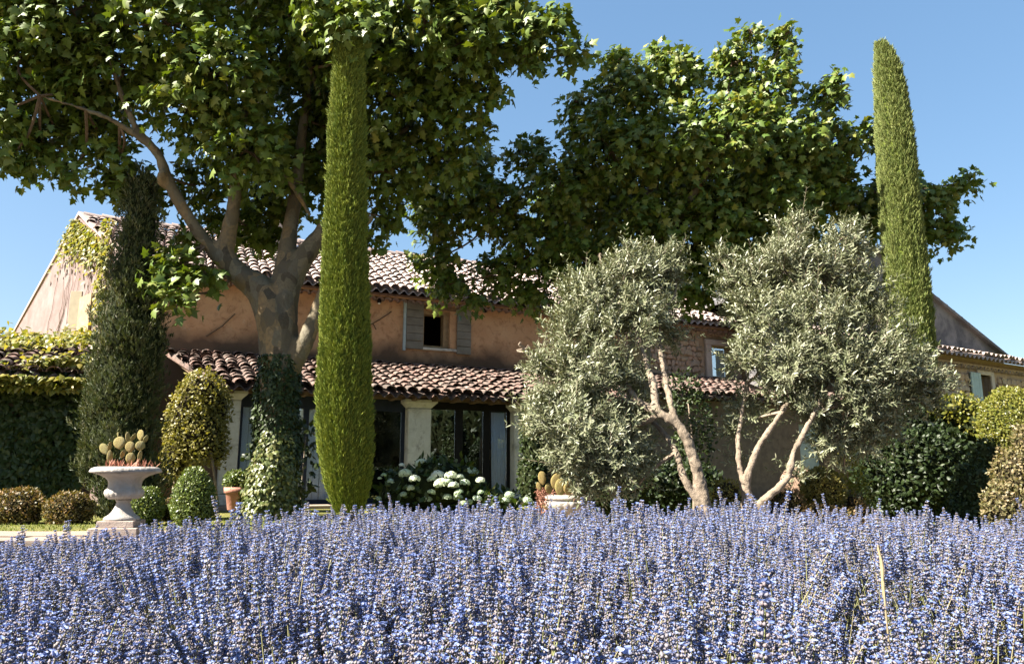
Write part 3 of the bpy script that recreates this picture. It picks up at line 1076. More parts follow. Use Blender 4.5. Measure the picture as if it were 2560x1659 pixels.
# glazing: steel frames, panes
fr = MB()
YG = 0.20
fr.box(-3.357, -0.262, YG, YG + .07, 1.80, 2.028)
fr.box(-3.357, -3.30, YG, YG + .07, 0.12, 1.798)
fr.box(-2.22, -2.12, YG, YG + .07, 0.12, 1.798)
fr.box(-1.00, -0.92, YG, YG + .07, 0.12, 1.798)
fr.box(-0.33, -0.262, YG, YG + .07, 0.12, 1.798)
fr.box(-3.357, -0.262, YG, YG + .07, 0.05, 0.118)
f1 = fr.build('glazed_bay', M['blue_metal'], porch)
for a, b_ in ((-3.298, -2.222), (-2.118, -1.002)):
    MB().box(a, b_, YG + .03, YG + .04, 0.122, 1.796).build('pane', M['glass'], f1)
    bl_ = MB()
    nb = 9
    for q in range(nb):
        w_ = (b_ - a) / nb
        bl_.box(a + q * w_ + .004, a + (q + 1) * w_ - .004, YG + .085 + .012 * (q % 2), YG + .10 + .012 * (q % 2), 0.125, 1.79)
    bl_.build('blind', M['blind'], f1)['kind'] = 'stuff'
MB().box(-0.918, -0.332, YG + .03, YG + .04, 0.122, 1.796).build('pane', M['glass'], f1)
fr = MB()
fr.box(0.213, 2.017, YG, YG + .07, 1.88, 2.028)
for a, b_ in ((0.213, .25), (0.80, 0.96), (1.42, 1.55), (1.95, 2.017)):
    fr.box(a, b_, YG, YG + .07, 0.12, 1.878)
fr.box(0.213, 2.017, YG, YG + .07, 0.05, 0.118)
f2 = fr.build('french_door', M['black_metal'], porch)
for a, b_ in ((.252, .798), (.962, 1.418), (1.552, 1.948)):
    MB().box(a, b_, YG + .03, YG + .04, 0.122, 1.876).build('pane', M['glass'], f2)
fr = MB()
fr.box(2.46, 4.6, YG, YG + .25, 0.05, 2.028)
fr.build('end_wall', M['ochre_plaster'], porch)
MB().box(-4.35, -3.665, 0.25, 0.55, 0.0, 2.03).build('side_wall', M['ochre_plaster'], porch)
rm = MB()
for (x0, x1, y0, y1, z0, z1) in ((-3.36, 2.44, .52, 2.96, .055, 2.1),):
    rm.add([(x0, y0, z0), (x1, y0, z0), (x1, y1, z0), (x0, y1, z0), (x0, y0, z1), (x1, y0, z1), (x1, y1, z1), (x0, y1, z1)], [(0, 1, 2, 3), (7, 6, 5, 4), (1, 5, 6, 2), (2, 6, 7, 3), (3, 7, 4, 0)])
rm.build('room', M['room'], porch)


def curtain(x0, x1, y, z0, z1, folds, label):
    n = folds * 8
    V, T = [], []
    for j in range(9):
        t = j / 8
        z = z0 + (z1 - z0) * t
        for i in range(n + 1):
            s = i / n
            pinch = 1.0 - 0.16 * t
            x = (x0 + x1) / 2 + 0.06 * (1 - t) + (s - .5) * (x1 - x0) * (1.12 - 0.2 * t)
            V.append((x, y + .024 * math.sin(s * folds * 2 * math.pi + .3 * math.sin(5 * t)) * pinch, z))
    for j in range(8):
        for i in range(n):
            a = j * (n + 1) + i
            T += [(a, a + 1, a + n + 2), (a, a + n + 2, a + n + 1)]
    o = link('curtain', mesh_np('curtain', [hw(*p) for p in V], T, smooth=True), M['blind'])
    tag(o, label, 'curtain')
    return o


curtain(1.60, 1.93, .275, .14, 1.86, 6, 'pale gathered curtain hanging behind the right hand pane of the french door')

# small lamp brackets on the upper wall
for (u, v, lab) in ((1212, 776, 'small black spotlight under the eave, right of the upstairs shutters'), (948, 752, 'small black lamp with pale bulb high on the ochre wall beside the tall green cypress')):
    r = ray(u, v)
    s = ((HO - Vector((0, 0, EYE))).dot(HB) + 2.93) / Vector(r).dot(HB)
    p = Vector((0, 0, EYE)) + Vector(r) * s
    e = empty('wall_lamp', p, AL, lab, 'lamp', 'small lamps on the upper wall')
    MB().lathe([(.045, -.05), (.055, 0.0), (.03, .05), (.012, .07)], 10).build('lamp_shade', M['black_metal'], e)
    MB().box(-.015, .015, 0.0, .10, .03, .055).build('bracket', M['black_metal'], e)
    if u < 1000:
        MB().lathe([(.01, -.08), (.028, -.065), (.03, -.048)], 10).build('bulb', M['curtain'], e)

# bare twig of an old vine on the wall
tw = MB()
for pts in ([(-0.42, 2.975, 4.0), (-0.28, 2.97, 4.09), (-0.12, 2.97, 4.2), (0.06, 2.975, 4.33), (0.16, 2.975, 4.42)], [(-0.28, 2.97, 4.09), (-0.2, 2.975, 3.95)], [(-3.9, 2.975, 3.5), (-3.6, 2.97, 3.75), (-3.35, 2.975, 4.05)]):
    tw.tube([hw(*p) for p in pts], [.012] * len(pts), 5)
o = tw.build('dry_vine', M['dark_bark'])
tag(o, 'bare dry vine twigs clinging to the ochre upper wall', 'vine')

# ------------------------------------------------------------------ second lean-to along the stone part
lean = empty('stone_lean_to', HO, AL, 'low tiled lean-to against the stone wall, seen between the two olive trees', 'lean-to')
LX = lambda y: 4.80
lr = MB().prism([(4.80, 0.25, 2.42), (12.2, 0.25, 2.42), (12.2, 3.02, 3.20), (4.80, 3.02, 3.20)], (0, 0, -.05)).build('lean_to_roof', M['tile_deck'], lean)
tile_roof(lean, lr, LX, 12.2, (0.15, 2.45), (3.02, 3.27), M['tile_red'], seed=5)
mb = MB()
wall_open(mb, 4.85, 12.1, 0, 2.36, .55, .85, [(10.4, 11.2, 0.0, 1.9)])
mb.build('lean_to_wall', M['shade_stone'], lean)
MB().box(10.4, 11.2, .72, .78, 0.0, 1.9).build('door', M['shutter_blue'], lean)

# ------------------------------------------------------------------ vine clad outbuilding at the left
# placed in the house frame
outb = empty('outbuilding', HO, AL, 'low outbuilding at the far left, tiled roof edge and walls smothered in vines', 'outbuilding')
OX = lambda y: -9.6
ob = MB()
ob.box(-9.55, -5.75, -0.55, 2.2, -0.1, 2.02)
ob.build('wall', M['ochre_plaster'], outb)
orf = MB().prism([(-9.6, -0.85, 2.06), (-5.55, -0.85, 2.06), (-5.55, 1.6, 2.84), (-9.6, 1.6, 2.84)], (0, 0, -.05)).build('outbuilding_roof', M['tile_deck'], outb)
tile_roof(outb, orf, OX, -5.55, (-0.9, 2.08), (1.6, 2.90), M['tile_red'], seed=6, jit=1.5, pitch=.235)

# ------------------------------------------------------------------ right hand wing, turned a little more
WP = pt(2450, 1190, 21.0)
WP.z = 0
WA = math.radians(32)
wing = empty('cottage', WP, WA, 'small rubble stone cottage with a blue shutter at the far right', 'cottage')
Wm = Matrix.LocRotScale(WP, Matrix.Rotation(WA, 3, 'Z'), None)


def wl(u, v, yl=0.0):
    """Cottage-frame x, z of the photo pixel on its front plane."""
    r = Vector(ray(u, v))
    nrm = Wm.to_3x3() @ Vector((0, 1, 0))
    s = ((WP - Vector((0, 0, EYE))).dot(nrm) + yl) / r.dot(nrm)
    q = Wm.inverted() @ (Vector((0, 0, EYE)) + r * s)
    return q.x, q.z


ex, ez = wl(2450, 893, -.3)
sx0, sz1 = wl(2418, 930)
sx1, sz0 = wl(2452, 1010)
wx1, _ = wl(2475, 940)
wz1 = wl(2465, 938)[1]
mb = MB()
wall_open(mb, -3.6, 5.5, -.1, ez + .02, 0.0, .4, [(sx1 - .05, wx1, sz0, wz1)])
cw = mb.build('stone_wall', M['mortar'], wing)
rnd = random.Random(19)
cand = []
z = ez - .45
while z > 2.2:
    h = rnd.uniform(.13, .20)
    x = -2.2 + rnd.uniform(0, .15)
    while x < 4.5:
        w = rnd.uniform(.16, .34)
        if not (x + w > sx0 - .02 and x < wx1 + .22 and z > sz0 - .1 and z - h < wz1 + .25):
            cand.append((x, w, z, h))
        x += w + .015
    z -= h + .015
for (x, w, z, h) in cand:
    o = link('stone', rnd.choice(stones), None, cw)
    o.matrix_local = Matrix.Translation((x + w / 2, -.01 + rnd.uniform(-.01, .015), z - h / 2)) @ Matrix.Rotation(rnd.uniform(-.1, .1), 4, 'Y') @ Matrix.Diagonal((w, .12, h, 1))
mb = MB()
mb.box(sx1 - .05, wx1, -.04, .2, wz1, wz1 + .20, bev=.01)
mb.box(wx1, wx1 + .17, -.04, .2, sz0, wz1 + .20, bev=.01)
cwin = mb.build('window', M['white_render'], wing)
MB().box(sx1 - .04, wx1, .24, .28, sz0, wz1).build('pane', M['glass'], cwin)
MB().box(sx1 - .04, wx1 - .03, .20, .235, sz0, sz0 + (wz1 - sz0) * .95).build('frame', M['old_wood'], cwin)
shutter(wing, sx0, sx1, -.05, sz0, sz1, M['shutter_blue'], n=4, vertical=True)
wr = MB().prism([(-3.8, -.38, ez - .03), (5.6, -.38, ez - .03), (5.6, 3.5, ez + 1.12), (-3.8, 3.5, ez + 1.12)], (0, 0, -.05)).build('cottage_roof', M['tile_deck'], wing)
tile_roof(wing, wr, lambda y: -3.7, 5.6, (-.45, ez), (3.5, ez + 1.19), M['tile'], seed=8)
genoise(wing, -3.6, 5.5, -.14, ez - .30, M['tile'], M['mortar'], pitch=.2, rows=1)

# tall barn behind: weathered gable and a chimney
bA = pt(2508, 890, 26.0)
bB = pt(2345, 757, 24.4)
bdir = (bB - bA)
t_ = (2185 - 2508) / (2345 - 2508)
bC = bA + bdir * t_
barn = empty('barn', (bC.x, bC.y, 0), 0, 'tall barn with dark lichen covered gable and sloping roof edge at the right', 'barn')
bl = bC - (bA - bC) * 0.75
bl.z = bA.z + .9
back = Vector((-3.2, 7.0, 0))
g = MB()
g.prism([(bA.x, bA.y, 0), bA, bC, bl, (bl.x, bl.y, 0)], back * 0.06)
g.build('gable_wall', M['lichen_wall'], barn, True)
g = MB()
ov = Vector((0, -.12, 0))
g.prism([bA + ov + Vector((.15, 0, -.1)), bC + ov, bC + ov + Vector((0, 0, .10)), bA + ov + Vector((.15, 0, .0))], back)
g.prism([bl + ov - Vector((.2, 0, .1)), bC + ov + Vector((0, 0, .001)), bC + ov + Vector((0, 0, .101)), bl + ov - Vector((.2, 0, 0))], back)
g.build('barn_roof', M['lichen_wall'], barn, True)
# roof verge tiles on the sloping edge
vt = tile_mesh(91, M['lichen_wall'], L=.5, r0=.11, r1=.09)
dirn = (bC - bA).normalized()
nt_ = int((bC - bA).length / .42)
for i in range(nt_):
    p = bA + dirn * (i * .42)
    o = link('verge_tile', vt, None, barn)
    o.matrix_local = Matrix.Translation(p - Vector((bC.x, bC.y, 0)) + Vector((0, -.02, .02))) @ dirn.to_track_quat('Y', 'Z').to_matrix().to_4x4()
cp = pt(2188, 700, 23.6)
ctop = pt(2188, 652, 23.6).z
cb = MB()
cw_ = .30
cb.box(cp.x - cw_, cp.x + cw_, cp.y - cw_, cp.y + cw_, cp.z - 1.6, cp.z - .05, bev=.02)
cb.build('chimney', M['white_render'], barn, True)
cb = MB()
for sx in (-1, 1):
    for sy in (-1, 1):
        cb.box(cp.x + sx * .22 - .06, cp.x + sx * .22 + .06, cp.y + sy * .22 - .06, cp.y + sy * .22 + .06, cp.z - .048, ctop - .0)
cb.build('chimney_post', M['white_render'], barn, True)
cb = MB()
cb.box(cp.x - .42, cp.x + .42, cp.y - .42, cp.y + .42, ctop + .002, ctop + .07, bev=.015)
cb.add([(cp.x - .40, cp.y - .4, ctop + .072), (cp.x + .40, cp.y - .4, ctop + .072), (cp.x + .40, cp.y + .4, ctop + .072), (cp.x - .40, cp.y + .4, ctop + .072), (cp.x, cp.y - .4, ctop + .26), (cp.x, cp.y + .4, ctop + .26)], [(0, 1, 4), (1, 2, 5, 4), (2, 3, 5), (3, 0, 4, 5)])
cb.build('chimney_cap', M['tile'], barn, True)

# ------------------------------------------------------------------ plane trees
def in_frame(P, pad=0):
    u, v, d = proj(P)
    return (d > .2) & (u > -pad) & (u < 2560 + pad) & (v > -pad) & (v < 1659 + pad), u, v, d


def pick_front(P, size, limit, cell=9.0):
    """Indices of the pieces that show largest: the nearest one in every small cell of the view, biggest first."""
    ok, u, v, d = in_frame(P)
    best = {}
    for i in np.nonzero(ok)[0]:
        k = (int(u[i] // cell), int(v[i] // cell))
        if k not in best or d[i] < d[best[k]]:
            best[k] = i
    idx = sorted(best.values(), key=lambda i: -size[i] / d[i])
    return np.array(idx[:limit], int)


def leaf_parts(name, template, P, tip, nrm, size, mat, parent, variants=1):
    """Each leaf its own object sharing one mesh."""
    V0, T0 = template
    me = mesh_np(name, V0, T0)
    me.materials.append(mat)
    X, Y, Z = frames(tip, nrm)
    base = basis(parent).inverted()
    for i in range(len(P)):
        o = bpy.data.objects.new(name, me)
        COL.objects.link(o)
        o.parent = parent
        s = float(size[i])
        m = Matrix(((X[i, 0] * s, Y[i, 0] * s, Z[i, 0] * s, P[i, 0]), (X[i, 1] * s, Y[i, 1] * s, Z[i, 1] * s, P[i, 1]), (X[i, 2] * s, Y[i, 2] * s, Z[i, 2] * s, P[i, 2]), (0, 0, 0, 1)))
        o.matrix_local = base @ m


def plane_tree(base, label, trunk_tubes, clusters, lsize, dens, seed, sub=0.03):
    global RNG
    RNG = np.random.default_rng(seed)
    t = empty('plane_tree', base, 0, label, 'tree')
    mb = MB()
    C = []
    for (u, v, Y, r) in clusters:
        c = pt(u, v, Y)
        C.append((c, max(.10, r * Y / F - .13)))
    for tube in trunk_tubes:
        p, r = catmull([(pt(u, v, Y), rad) for (u, v, Y, rad) in tube], 5)
        mb.tube(p, r, 10)
    o = mb.build('trunk', M['plane_bark'], t, True, smooth=True)
    rm_ = o.modifiers.new('remesh', 'REMESH')
    rm_.mode = 'VOXEL'
    rm_.voxel_size = sub
    rm_.use_smooth_shade = True
    sm = o.modifiers.new('smooth', 'SMOOTH')
    sm.factor = 0.5
    sm.iterations = 5
    tx = bpy.data.textures.new('bark_lumps', 'CLOUDS')
    tx.noise_scale = 0.16
    dm = o.modifiers.new('lumps', 'DISPLACE')
    dm.texture = tx
    dm.strength = 0.035
    dm.texture_coords = 'LOCAL'
    # twigs from the limbs into every cluster
    tips = [(pt(u, v, Y), rad) for tube in trunk_tubes for (u, v, Y, rad) in tube if rad < .2]
    tw = MB()
    for c, r in C:
        p, rad = min(tips, key=lambda q: (q[0] - c).length)
        mid = (p + c) * .5 + Vector((RNG.normal(0, .1), RNG.normal(0, .1), -.08 * (c - p).length))
        pp, rr = catmull([(p, min(rad, .024)), (mid, .018), (c, .013), (c + (c - p).normalized() * r * .6, .006)], 4)
        tw.tube(pp, rr, 5)
        for _ in range(5):
            d = Vector(rdir(1)[0])
            e = c + d * r * .9
            pp, rr = catmull([(c, .014), ((c + e) * .5 + Vector((0, 0, .06)), .010), (e, .005)], 3)
            tw.tube(pp, rr, 4)
    tw.build('branch', M['dark_bark'], t, True)
    Ps, Ts, Ns = [], [], []
    for ci, (c, r) in enumerate(C):
        n = max(8, int(math.pi * (r + .12) ** 2 * dens / 6))
        d = rdir(n)
        nz_ = noise3(d, 1.8, ci * 3.1)
        rr = r * (0.35 + .65 * RNG.random(n) ** .55) * (1 + .5 * nz_)
        S = np.array(c[:]) + d * rr[:, None] * np.array([1, 1, .82])
        out = unit(d + np.array([0, 0, .25]))
        for k in range(6):
            f = k / 5
            sh = unit(out + RNG.normal(0, .25, (n, 3)))
            off = sh * (f * .26) + RNG.normal(0, .05, (n, 3))
            off[:, 2] -= .10 * f * f
            P = S + off
            tip = unit(sh * .6 + rdir(n) * .8 + np.array([0, 0, -.45]))
            nr = unit(np.array([-.40, -.22, .55]) + d * .38 + RNG.normal(0, .36, (n, 3)))
            Ps.append(P), Ts.append(tip), Ns.append(nr)
    P, T_, Nn = np.concatenate(Ps), np.concatenate(Ts), np.concatenate(Ns)
    size = RNG.uniform(.65, 1.15, len(P)) * lsize
    sel = pick_front(P, size, 300)
    mask = np.ones(len(P), bool)
    mask[sel] = False
    tint = np.clip(RNG.normal(.45, .25, len(P)), 0, .999)
    leaf_cloud('foliage', PLANE_LEAF, P[mask], T_[mask], Nn[mask], size[mask], M['plane_leaf'], t, tint[mask], kind='stuff')
    leaf_parts('leaf', PLANE_LEAF, P[sel], T_[sel], Nn[sel], size[sel], M['plane_leaf'], t)
    print('plane leaves', len(P))
    return t


b1 = pt(690, 1290, 10.4)
b1.z = 0
plane_tree(b1, 'big plane tree with mottled forked trunk wrapped in ivy beside the green cypress',
           [[(690, 1296, 10.4, .30), (692, 1150, 10.4, .27), (695, 1000, 10.4, .255), (698, 880, 10.4, .27), (690, 800, 10.4, .285), (650, 725, 10.4, .21), (595, 682, 10.35, .165), (560, 640, 10.3, .15), (570, 590, 10.3, .12), (582, 530, 10.25, .10), (592, 455, 10.2, .095), (598, 340, 10.1, .08), (630, 170, 10, .06), (660, -60, 9.8, .04)],
            [(590, 680, 10.35, .13), (545, 640, 10.3, .12), (520, 610, 10.2, .09), (482, 560, 10.1, .085), (445, 500, 10.0, .085), (415, 440, 9.9, .08), (398, 390, 9.8, .07), (335, 310, 9.7, .05), (292, 200, 9.6, .04), (250, 60, 9.5, .03)],
            [(398, 385, 9.8, .05), (300, 312, 9.6, .042), (215, 275, 9.4, .032), (100, 240, 9.2, .02)],
            [(410, 470, 9.9, .035), (400, 445, 9.8, .06), (412, 425, 9.8, .05)],
            [(700, 820, 10.4, .25), (715, 730, 10.45, .20), (745, 665, 10.5, .165), (800, 590, 10.6, .13), (870, 500, 10.7, .09), (935, 425, 10.7, .065), (1000, 340, 10.6, .05), (1065, 270, 10.5, .035), (1200, 160, 10.3, .02)],
            [(690, 800, 10.4, .17), (705, 700, 10.5, .15), (718, 620, 10.6, .13), (740, 480, 10.8, .10), (760, 300, 10.8, .07), (800, 80, 10.7, .04)],
            [(722, 930, 10.35, .14), (765, 850, 10.3, .12), (800, 760, 10.3, .10), (850, 640, 10.3, .08), (930, 540, 10.3, .05)],
            [(775, 540, 10.6, .03), (735, 470, 10.4, .05), (690, 420, 10.2, .045), (600, 320, 10, .03)],
            [(800, 240, 10.5, .045), (775, 170, 10.2, .04), (745, 90, 10, .03)]],
           [(60, 120, 9.5, 150), (0, 300, 9.5, 105), (-60, 20, 9.5, 160), (180, 30, 9.5, 150), (310, 170, 9.8, 130), (180, 235, 9.8, 110), (105, 370, 9.8, 55), (160, 430, 9.8, 38), (20, 400, 9.5, 40), (150, 330, 9.9, 60),
            (420, 60, 9.5, 150), (470, 270, 9.6, 110), (300, 395, 10.0, 60), (250, 330, 10.0, 60), (350, 480, 10.6, 60), (280, 450, 10.2, 35), (560, 180, 9.5, 140), (620, 380, 9.8, 110), (500, 460, 10.8, 70), (660, 540, 11.4, 75), (720, 440, 11.2, 110),
            (740, 60, 10.2, 180), (760, 280, 11.4, 150), (860, 330, 11.6, 130), (890, 110, 9.9, 150), (990, 240, 10.2, 150), (960, 420, 10.8, 120), (975, 545, 11.2, 42), (925, 600, 11.4, 36),
            (1060, 50, 9.5, 150), (1170, 110, 9.5, 120), (1140, 270, 10.0, 85), (1240, 30, 9.5, 80), (1330, 85, 9.5, 75), (1425, 135, 9.5, 42), (1380, 60, 9.5, 40), (1310, 140, 9.5, 45), (1120, 400, 10.6, 70), (1190, 330, 10.2, 30), (1215, 240, 9.8, 40),
            (440, 655, 9.9, 52), (400, 700, 9.7, 34), (500, 690, 9.9, 42), (455, 735, 9.7, 30), (560, 560, 10.8, 50), (620, 560, 11.0, 50), (480, 590, 10.4, 40), (690, 600, 11.4, 40),
            (100, -150, 9.3, 190), (380, -190, 9.6, 250), (660, -200, 10.0, 290), (960, -170, 10.0, 220), (1220, -90, 9.8, 130), (520, -420, 10.2, 290), (800, -440, 10.6, 280), (200, -380, 10.0, 180), (860, 60, 8.6, 70), (790, 0, 8.5, 60)],
           0.135, 760, 5)

b2 = pt(1600, 1290, 13.4)
b2.z = 0
plane_tree(b2, 'second plane tree with broad sunlit crown, rising behind the two olive trees',
           [[(1590, 1290, 13.4, .25), (1595, 1000, 13.4, .22), (1600, 760, 13.4, .21), (1606, 620, 13.4, .17), (1625, 500, 13.4, .13), (1640, 420, 13.4, .09), (1660, 300, 13.4, .05)],
            [(1600, 780, 13.4, .17), (1500, 680, 13.3, .11), (1400, 590, 13.2, .07), (1250, 520, 13.1, .04)],
            [(1600, 760, 13.4, .16), (1720, 640, 13.5, .11), (1850, 540, 13.6, .07), (2050, 470, 13.7, .04)],
            [(1602, 720, 13.4, .15), (1650, 620, 13.0, .10), (1750, 460, 12.6, .07), (1850, 300, 12.4, .04)],
            [(1395, 725, 13.2, .02), (1360, 690, 13.2, .025), (1320, 640, 13.2, .025), (1400, 590, 13.2, .03)]],
           [(1075, 440, 13.2, 55), (1055, 500, 13.2, 40), (1100, 540, 13.3, 80), (1085, 650, 13.3, 55), (1120, 710, 13.2, 45), (1180, 745, 13.2, 30), (1190, 420, 13, 60), (1230, 520, 13.1, 90), (1320, 385, 12.9, 55), (1240, 680, 13.2, 60), (1330, 610, 13, 85), (1330, 740, 13.2, 45), (1400, 470, 12.6, 95), (1460, 320, 12.8, 60), (1440, 255, 12.8, 26), (1440, 650, 13, 100),
            (1560, 230, 12.7, 95), (1530, 380, 12.4, 120), (1600, 580, 13, 120), (1690, 190, 12.6, 80), (1540, 150, 12.7, 35), (1640, 140, 12.7, 35), (1690, 350, 12.3, 120), (1830, 160, 12.7, 62), (1875, 85, 12.7, 28), (1950, 130, 12.8, 32), (1965, 90, 12.8, 18), (1910, 220, 12.7, 85), (1830, 320, 12.4, 120), (1770, 540, 12.9, 120), (1970, 350, 12.8, 100), (1940, 500, 13, 120), (2060, 240, 13, 45), (2090, 210, 13, 25), (2080, 360, 13.2, 75), (2080, 480, 13.3, 85),
            (1860, 660, 13.4, 100), (1720, 690, 13.4, 90), (1990, 610, 13.4, 80), (2190, 330, 13.6, 45), (2240, 470, 13.6, 70), (2200, 540, 13.6, 60), (2320, 510, 13.6, 55), (2370, 480, 13.5, 35), (2415, 455, 13.4, 22), (2340, 570, 13.6, 40), (2300, 600, 13.6, 25), (2380, 585, 13.6, 22), (2150, 560, 13.5, 45), (1560, 690, 13.4, 80), (1460, 740, 13.3, 55),
            (1650, 480, 14.6, 140), (1850, 420, 14.6, 140), (1450, 520, 14.4, 120), (2000, 440, 14.8, 110)],
           0.135, 820, 6)


# ------------------------------------------------------------------ cypresses
def cypress(name, label, axis, radii, Y, n, size, mat, seed, ragged=.11, core=True, tilt=.28):
    """axis: list of (u_left, u_right, v) outlines at depth Y."""
    global RNG
    RNG = np.random.default_rng(seed)
    pts_ = []
    for (ul, ur, v) in axis:
        a, b_ = pt(ul, v, Y), pt(ur, v, Y)
        off_ = math.hypot(1, (ul + ur - 2560) / 2 / F)      # things off the axis look wider than they are
        pts_.append(((a + b_) / 2, (b_ - a).length / 2 / off_))
    pts_.sort(key=lambda q: q[0].z)
    base = pts_[0][0].copy()
    base.z = 0
    t = empty(name, base, 0, label, 'tree')
    zs = np.array([p.z for p, r in pts_])
    xs = np.array([p.x for p, r in pts_])
    ys = np.array([p.y for p, r in pts_])
    rs = np.array([r - min(.065, .3 * r) for p, r in pts_])
    MB().tube([(base.x, base.y, -.05), (base.x, base.y, zs[0] + .4), (xs[-1], ys[-1], zs[-1] - .3)], [.09, .075, .02], 8).build('trunk', M['dark_bark'], t, True)
    # solid inner body
    k = 26
    V, Tt = [], []
    zz = np.linspace(zs[0], zs[-1] - .02, 60)
    for z in zz:
        for j in range(k):
            a = 2 * math.pi * j / k
            r = np.interp(z, zs, rs) * .91
            V.append((np.interp(z, zs, xs) + r * math.cos(a), np.interp(z, zs, ys) + r * math.sin(a), z))
    for i in range(len(zz) - 1):
        for j in range(k):
            a, b_ = i * k + j, i * k + (j + 1) % k
            Tt += [(a, b_, b_ + k), (a, b_ + k, a + k)]
    link('inner_body', mesh_np('inner_body', V, Tt, smooth=True), M['green_core'], t, True)
    # sprays
    dens_w = rs / rs.sum()
    z = np.interp(RNG.random(n), np.concatenate([[0], np.cumsum((rs[1:] + rs[:-1] + .05) * np.diff(zs))]) / np.sum((rs[1:] + rs[:-1] + .05) * np.diff(zs)), zs)
    a = RNG.uniform(0, 2 * math.pi, n)
    d = np.stack([np.cos(a), np.sin(a), np.zeros(n)], 1)
    q = np.stack([d[:, 0] * 1.6, d[:, 1] * 1.6, z * .55], 1)
    nz_ = noise3(q, 3.2, seed)
    nz2 = noise3(np.stack([d[:, 0] * 3, d[:, 1] * 3, z * .8], 1), 4.0, seed + 9)
    R = np.interp(z, zs, rs) * (1 - .02 + ragged * nz_ + ragged * .6 * nz2 - .16 * RNG.random(n) ** 2)
    P = np.stack([np.interp(z, zs, xs), np.interp(z, zs, ys), z], 1) + d * R[:, None]
    P[:, 2] -= size * .5
    tip = unit(np.array([0, 0, 1.0]) + d * tilt + RNG.normal(0, .16, (n, 3)))
    nr = unit(d + RNG.normal(0, .30, (n, 3)))
    sz = RNG.uniform(.6, 1.15, n) * size
    # a few longer shoots that stick out
    lo = RNG.random(n) < .04
    sz[lo] *= 1.45
    leaf_cloud('foliage', SPRAY, P, tip, nr, sz, mat, t, np.clip(.5 + .35 * nz_ + RNG.normal(0, .22, n), 0, .999))
    return t


cypress('cypress', 'tall green columnar cypress in the middle, standing close in front of the plane tree trunk',
        [(838, 893, 34), (826, 915, 80), (822, 922, 200), (812, 924, 330), (808, 925, 450), (798, 926, 600), (794, 932, 700), (790, 935, 800), (784, 938, 920), (780, 942, 1030), (784, 944, 1120), (800, 938, 1210), (826, 920, 1275)],
        None, 8.7, 34000, .10, M['cypress_spray'], 21)
cypress('cypress', 'tall clipped cypress with a slanted top, leaning over the olive trees on the right',
        [(2186, 2208, 104), (2180, 2236, 124), (2177, 2256, 160), (2178, 2272, 220), (2180, 2290, 320), (2184, 2300, 420), (2191, 2312, 540), (2197, 2324, 640), (2203, 2336, 740), (2212, 2346, 860), (2220, 2354, 1000), (2230, 2354, 1200), (2245, 2344, 1270)],
        None, 12.6, 36000, .115, M['grey_cypress_spray'], 22)


def fill_shrub(name, label, cat, blobs, n, size, template, mat, seed, core=None, ragged=.12, depth=.35, up=.35, trunk=None, group=None, down=0.0, width=None, parts=0, zmin=0.0, rough_core=.86, nscale=2.4):
    """A shrub made of overlapping ellipsoids (centre, (rx, ry, rz)): a solid body and a thick skin of leaves."""
    global RNG
    RNG = np.random.default_rng(seed)
    base = Vector((blobs[0][0][0], blobs[0][0][1], zmin))
    t = empty(name, base, 0, label, cat, group)
    if core:
        bm = bmesh.new()
        for c, r in blobs:
            m = Matrix.Translation(c) @ Matrix.Diagonal((r[0] * rough_core, r[1] * rough_core, r[2] * rough_core, 1))
            bmesh.ops.create_icosphere(bm, subdivisions=3, radius=1, matrix=m)
        for q in bm.verts:
            q.co += q.co.normalized() * 0
            if q.co.z < zmin:
                q.co.z = zmin
        me = bpy.data.meshes.new('inner_body')
        bm.to_mesh(me)
        bm.free()
        link('inner_body', me, core, t, True)
    if trunk:
        mb = MB()
        for tube in trunk:
            p, r = catmull(tube, 4)
            mb.tube(p, r, 7)
        mb.build('stem', M['olive_bark'], t, True, smooth=True)
    areas = np.array([r[0] * r[2] + r[1] * r[2] + r[0] * r[1] for c, r in blobs])
    cnt = (areas / areas.sum() * n).astype(int)
    Ps, Ds = [], []
    for (c, r), k in zip(blobs, cnt):
        d = rdir(k)
        nz_ = noise3(d * np.array([1, 1, .7]), nscale, seed + c[0])
        rr = (1 - depth * RNG.random(k) ** 1.6) * (1 + ragged * 1.6 * nz_ + RNG.normal(0, ragged * .25, k))
        Ps.append(np.array(c[:]) + d * np.array(r) * rr[:, None])
        Ds.append(unit(d / np.array(r)))
    P, D = np.concatenate(Ps), np.concatenate(Ds)
    keep = P[:, 2] > zmin
    # drop leaves buried inside another lobe
    for (c, r) in blobs:
        q = (P - np.array(c[:])) / (np.array(r) * .72)
        keep &= (q * q).sum(1) > 1
    P, D = P[keep], D[keep]
    k = len(P)
    tip = unit(D * .5 + rdir(k) * .8 + np.array([0, 0, up - down]))
    nr = unit(D * .9 + np.array([-.1, 0, .35]) + RNG.normal(0, .5, (k, 3)))
    sz = RNG.uniform(.6, 1.2, k) * size
    clump = noise3(P, 3.0 / max(.3, blobs[0][1][0]), seed)
    tint = np.clip(.5 + .4 * clump + RNG.normal(0, .25, k), 0, .999)
    mask = np.ones(k, bool)
    if parts:
        sel = pick_front(P, sz, parts, 8)
        mask[sel] = False
        leaf_parts('leaf', template, P[sel], tip[sel], nr[sel], sz[sel], mat, t)
    leaf_cloud('foliage', template, P[mask], tip[mask], nr[mask], sz[mask], mat, t, tint[mask], width=None if width is None else np.full(mask.sum(), width), kind='stuff' if parts else None)
    return t


def B(u, v, Y, rw, rh, ry=None):
    """Ellipsoid seen at (u, v) with half sizes rw, rh in photo pixels."""
    k = Y / F
    q = math.hypot(1, (u - 1280) / F)
    return (pt(u, v, Y), (rw * k / q, (ry or rw) * k / q, rh * k))


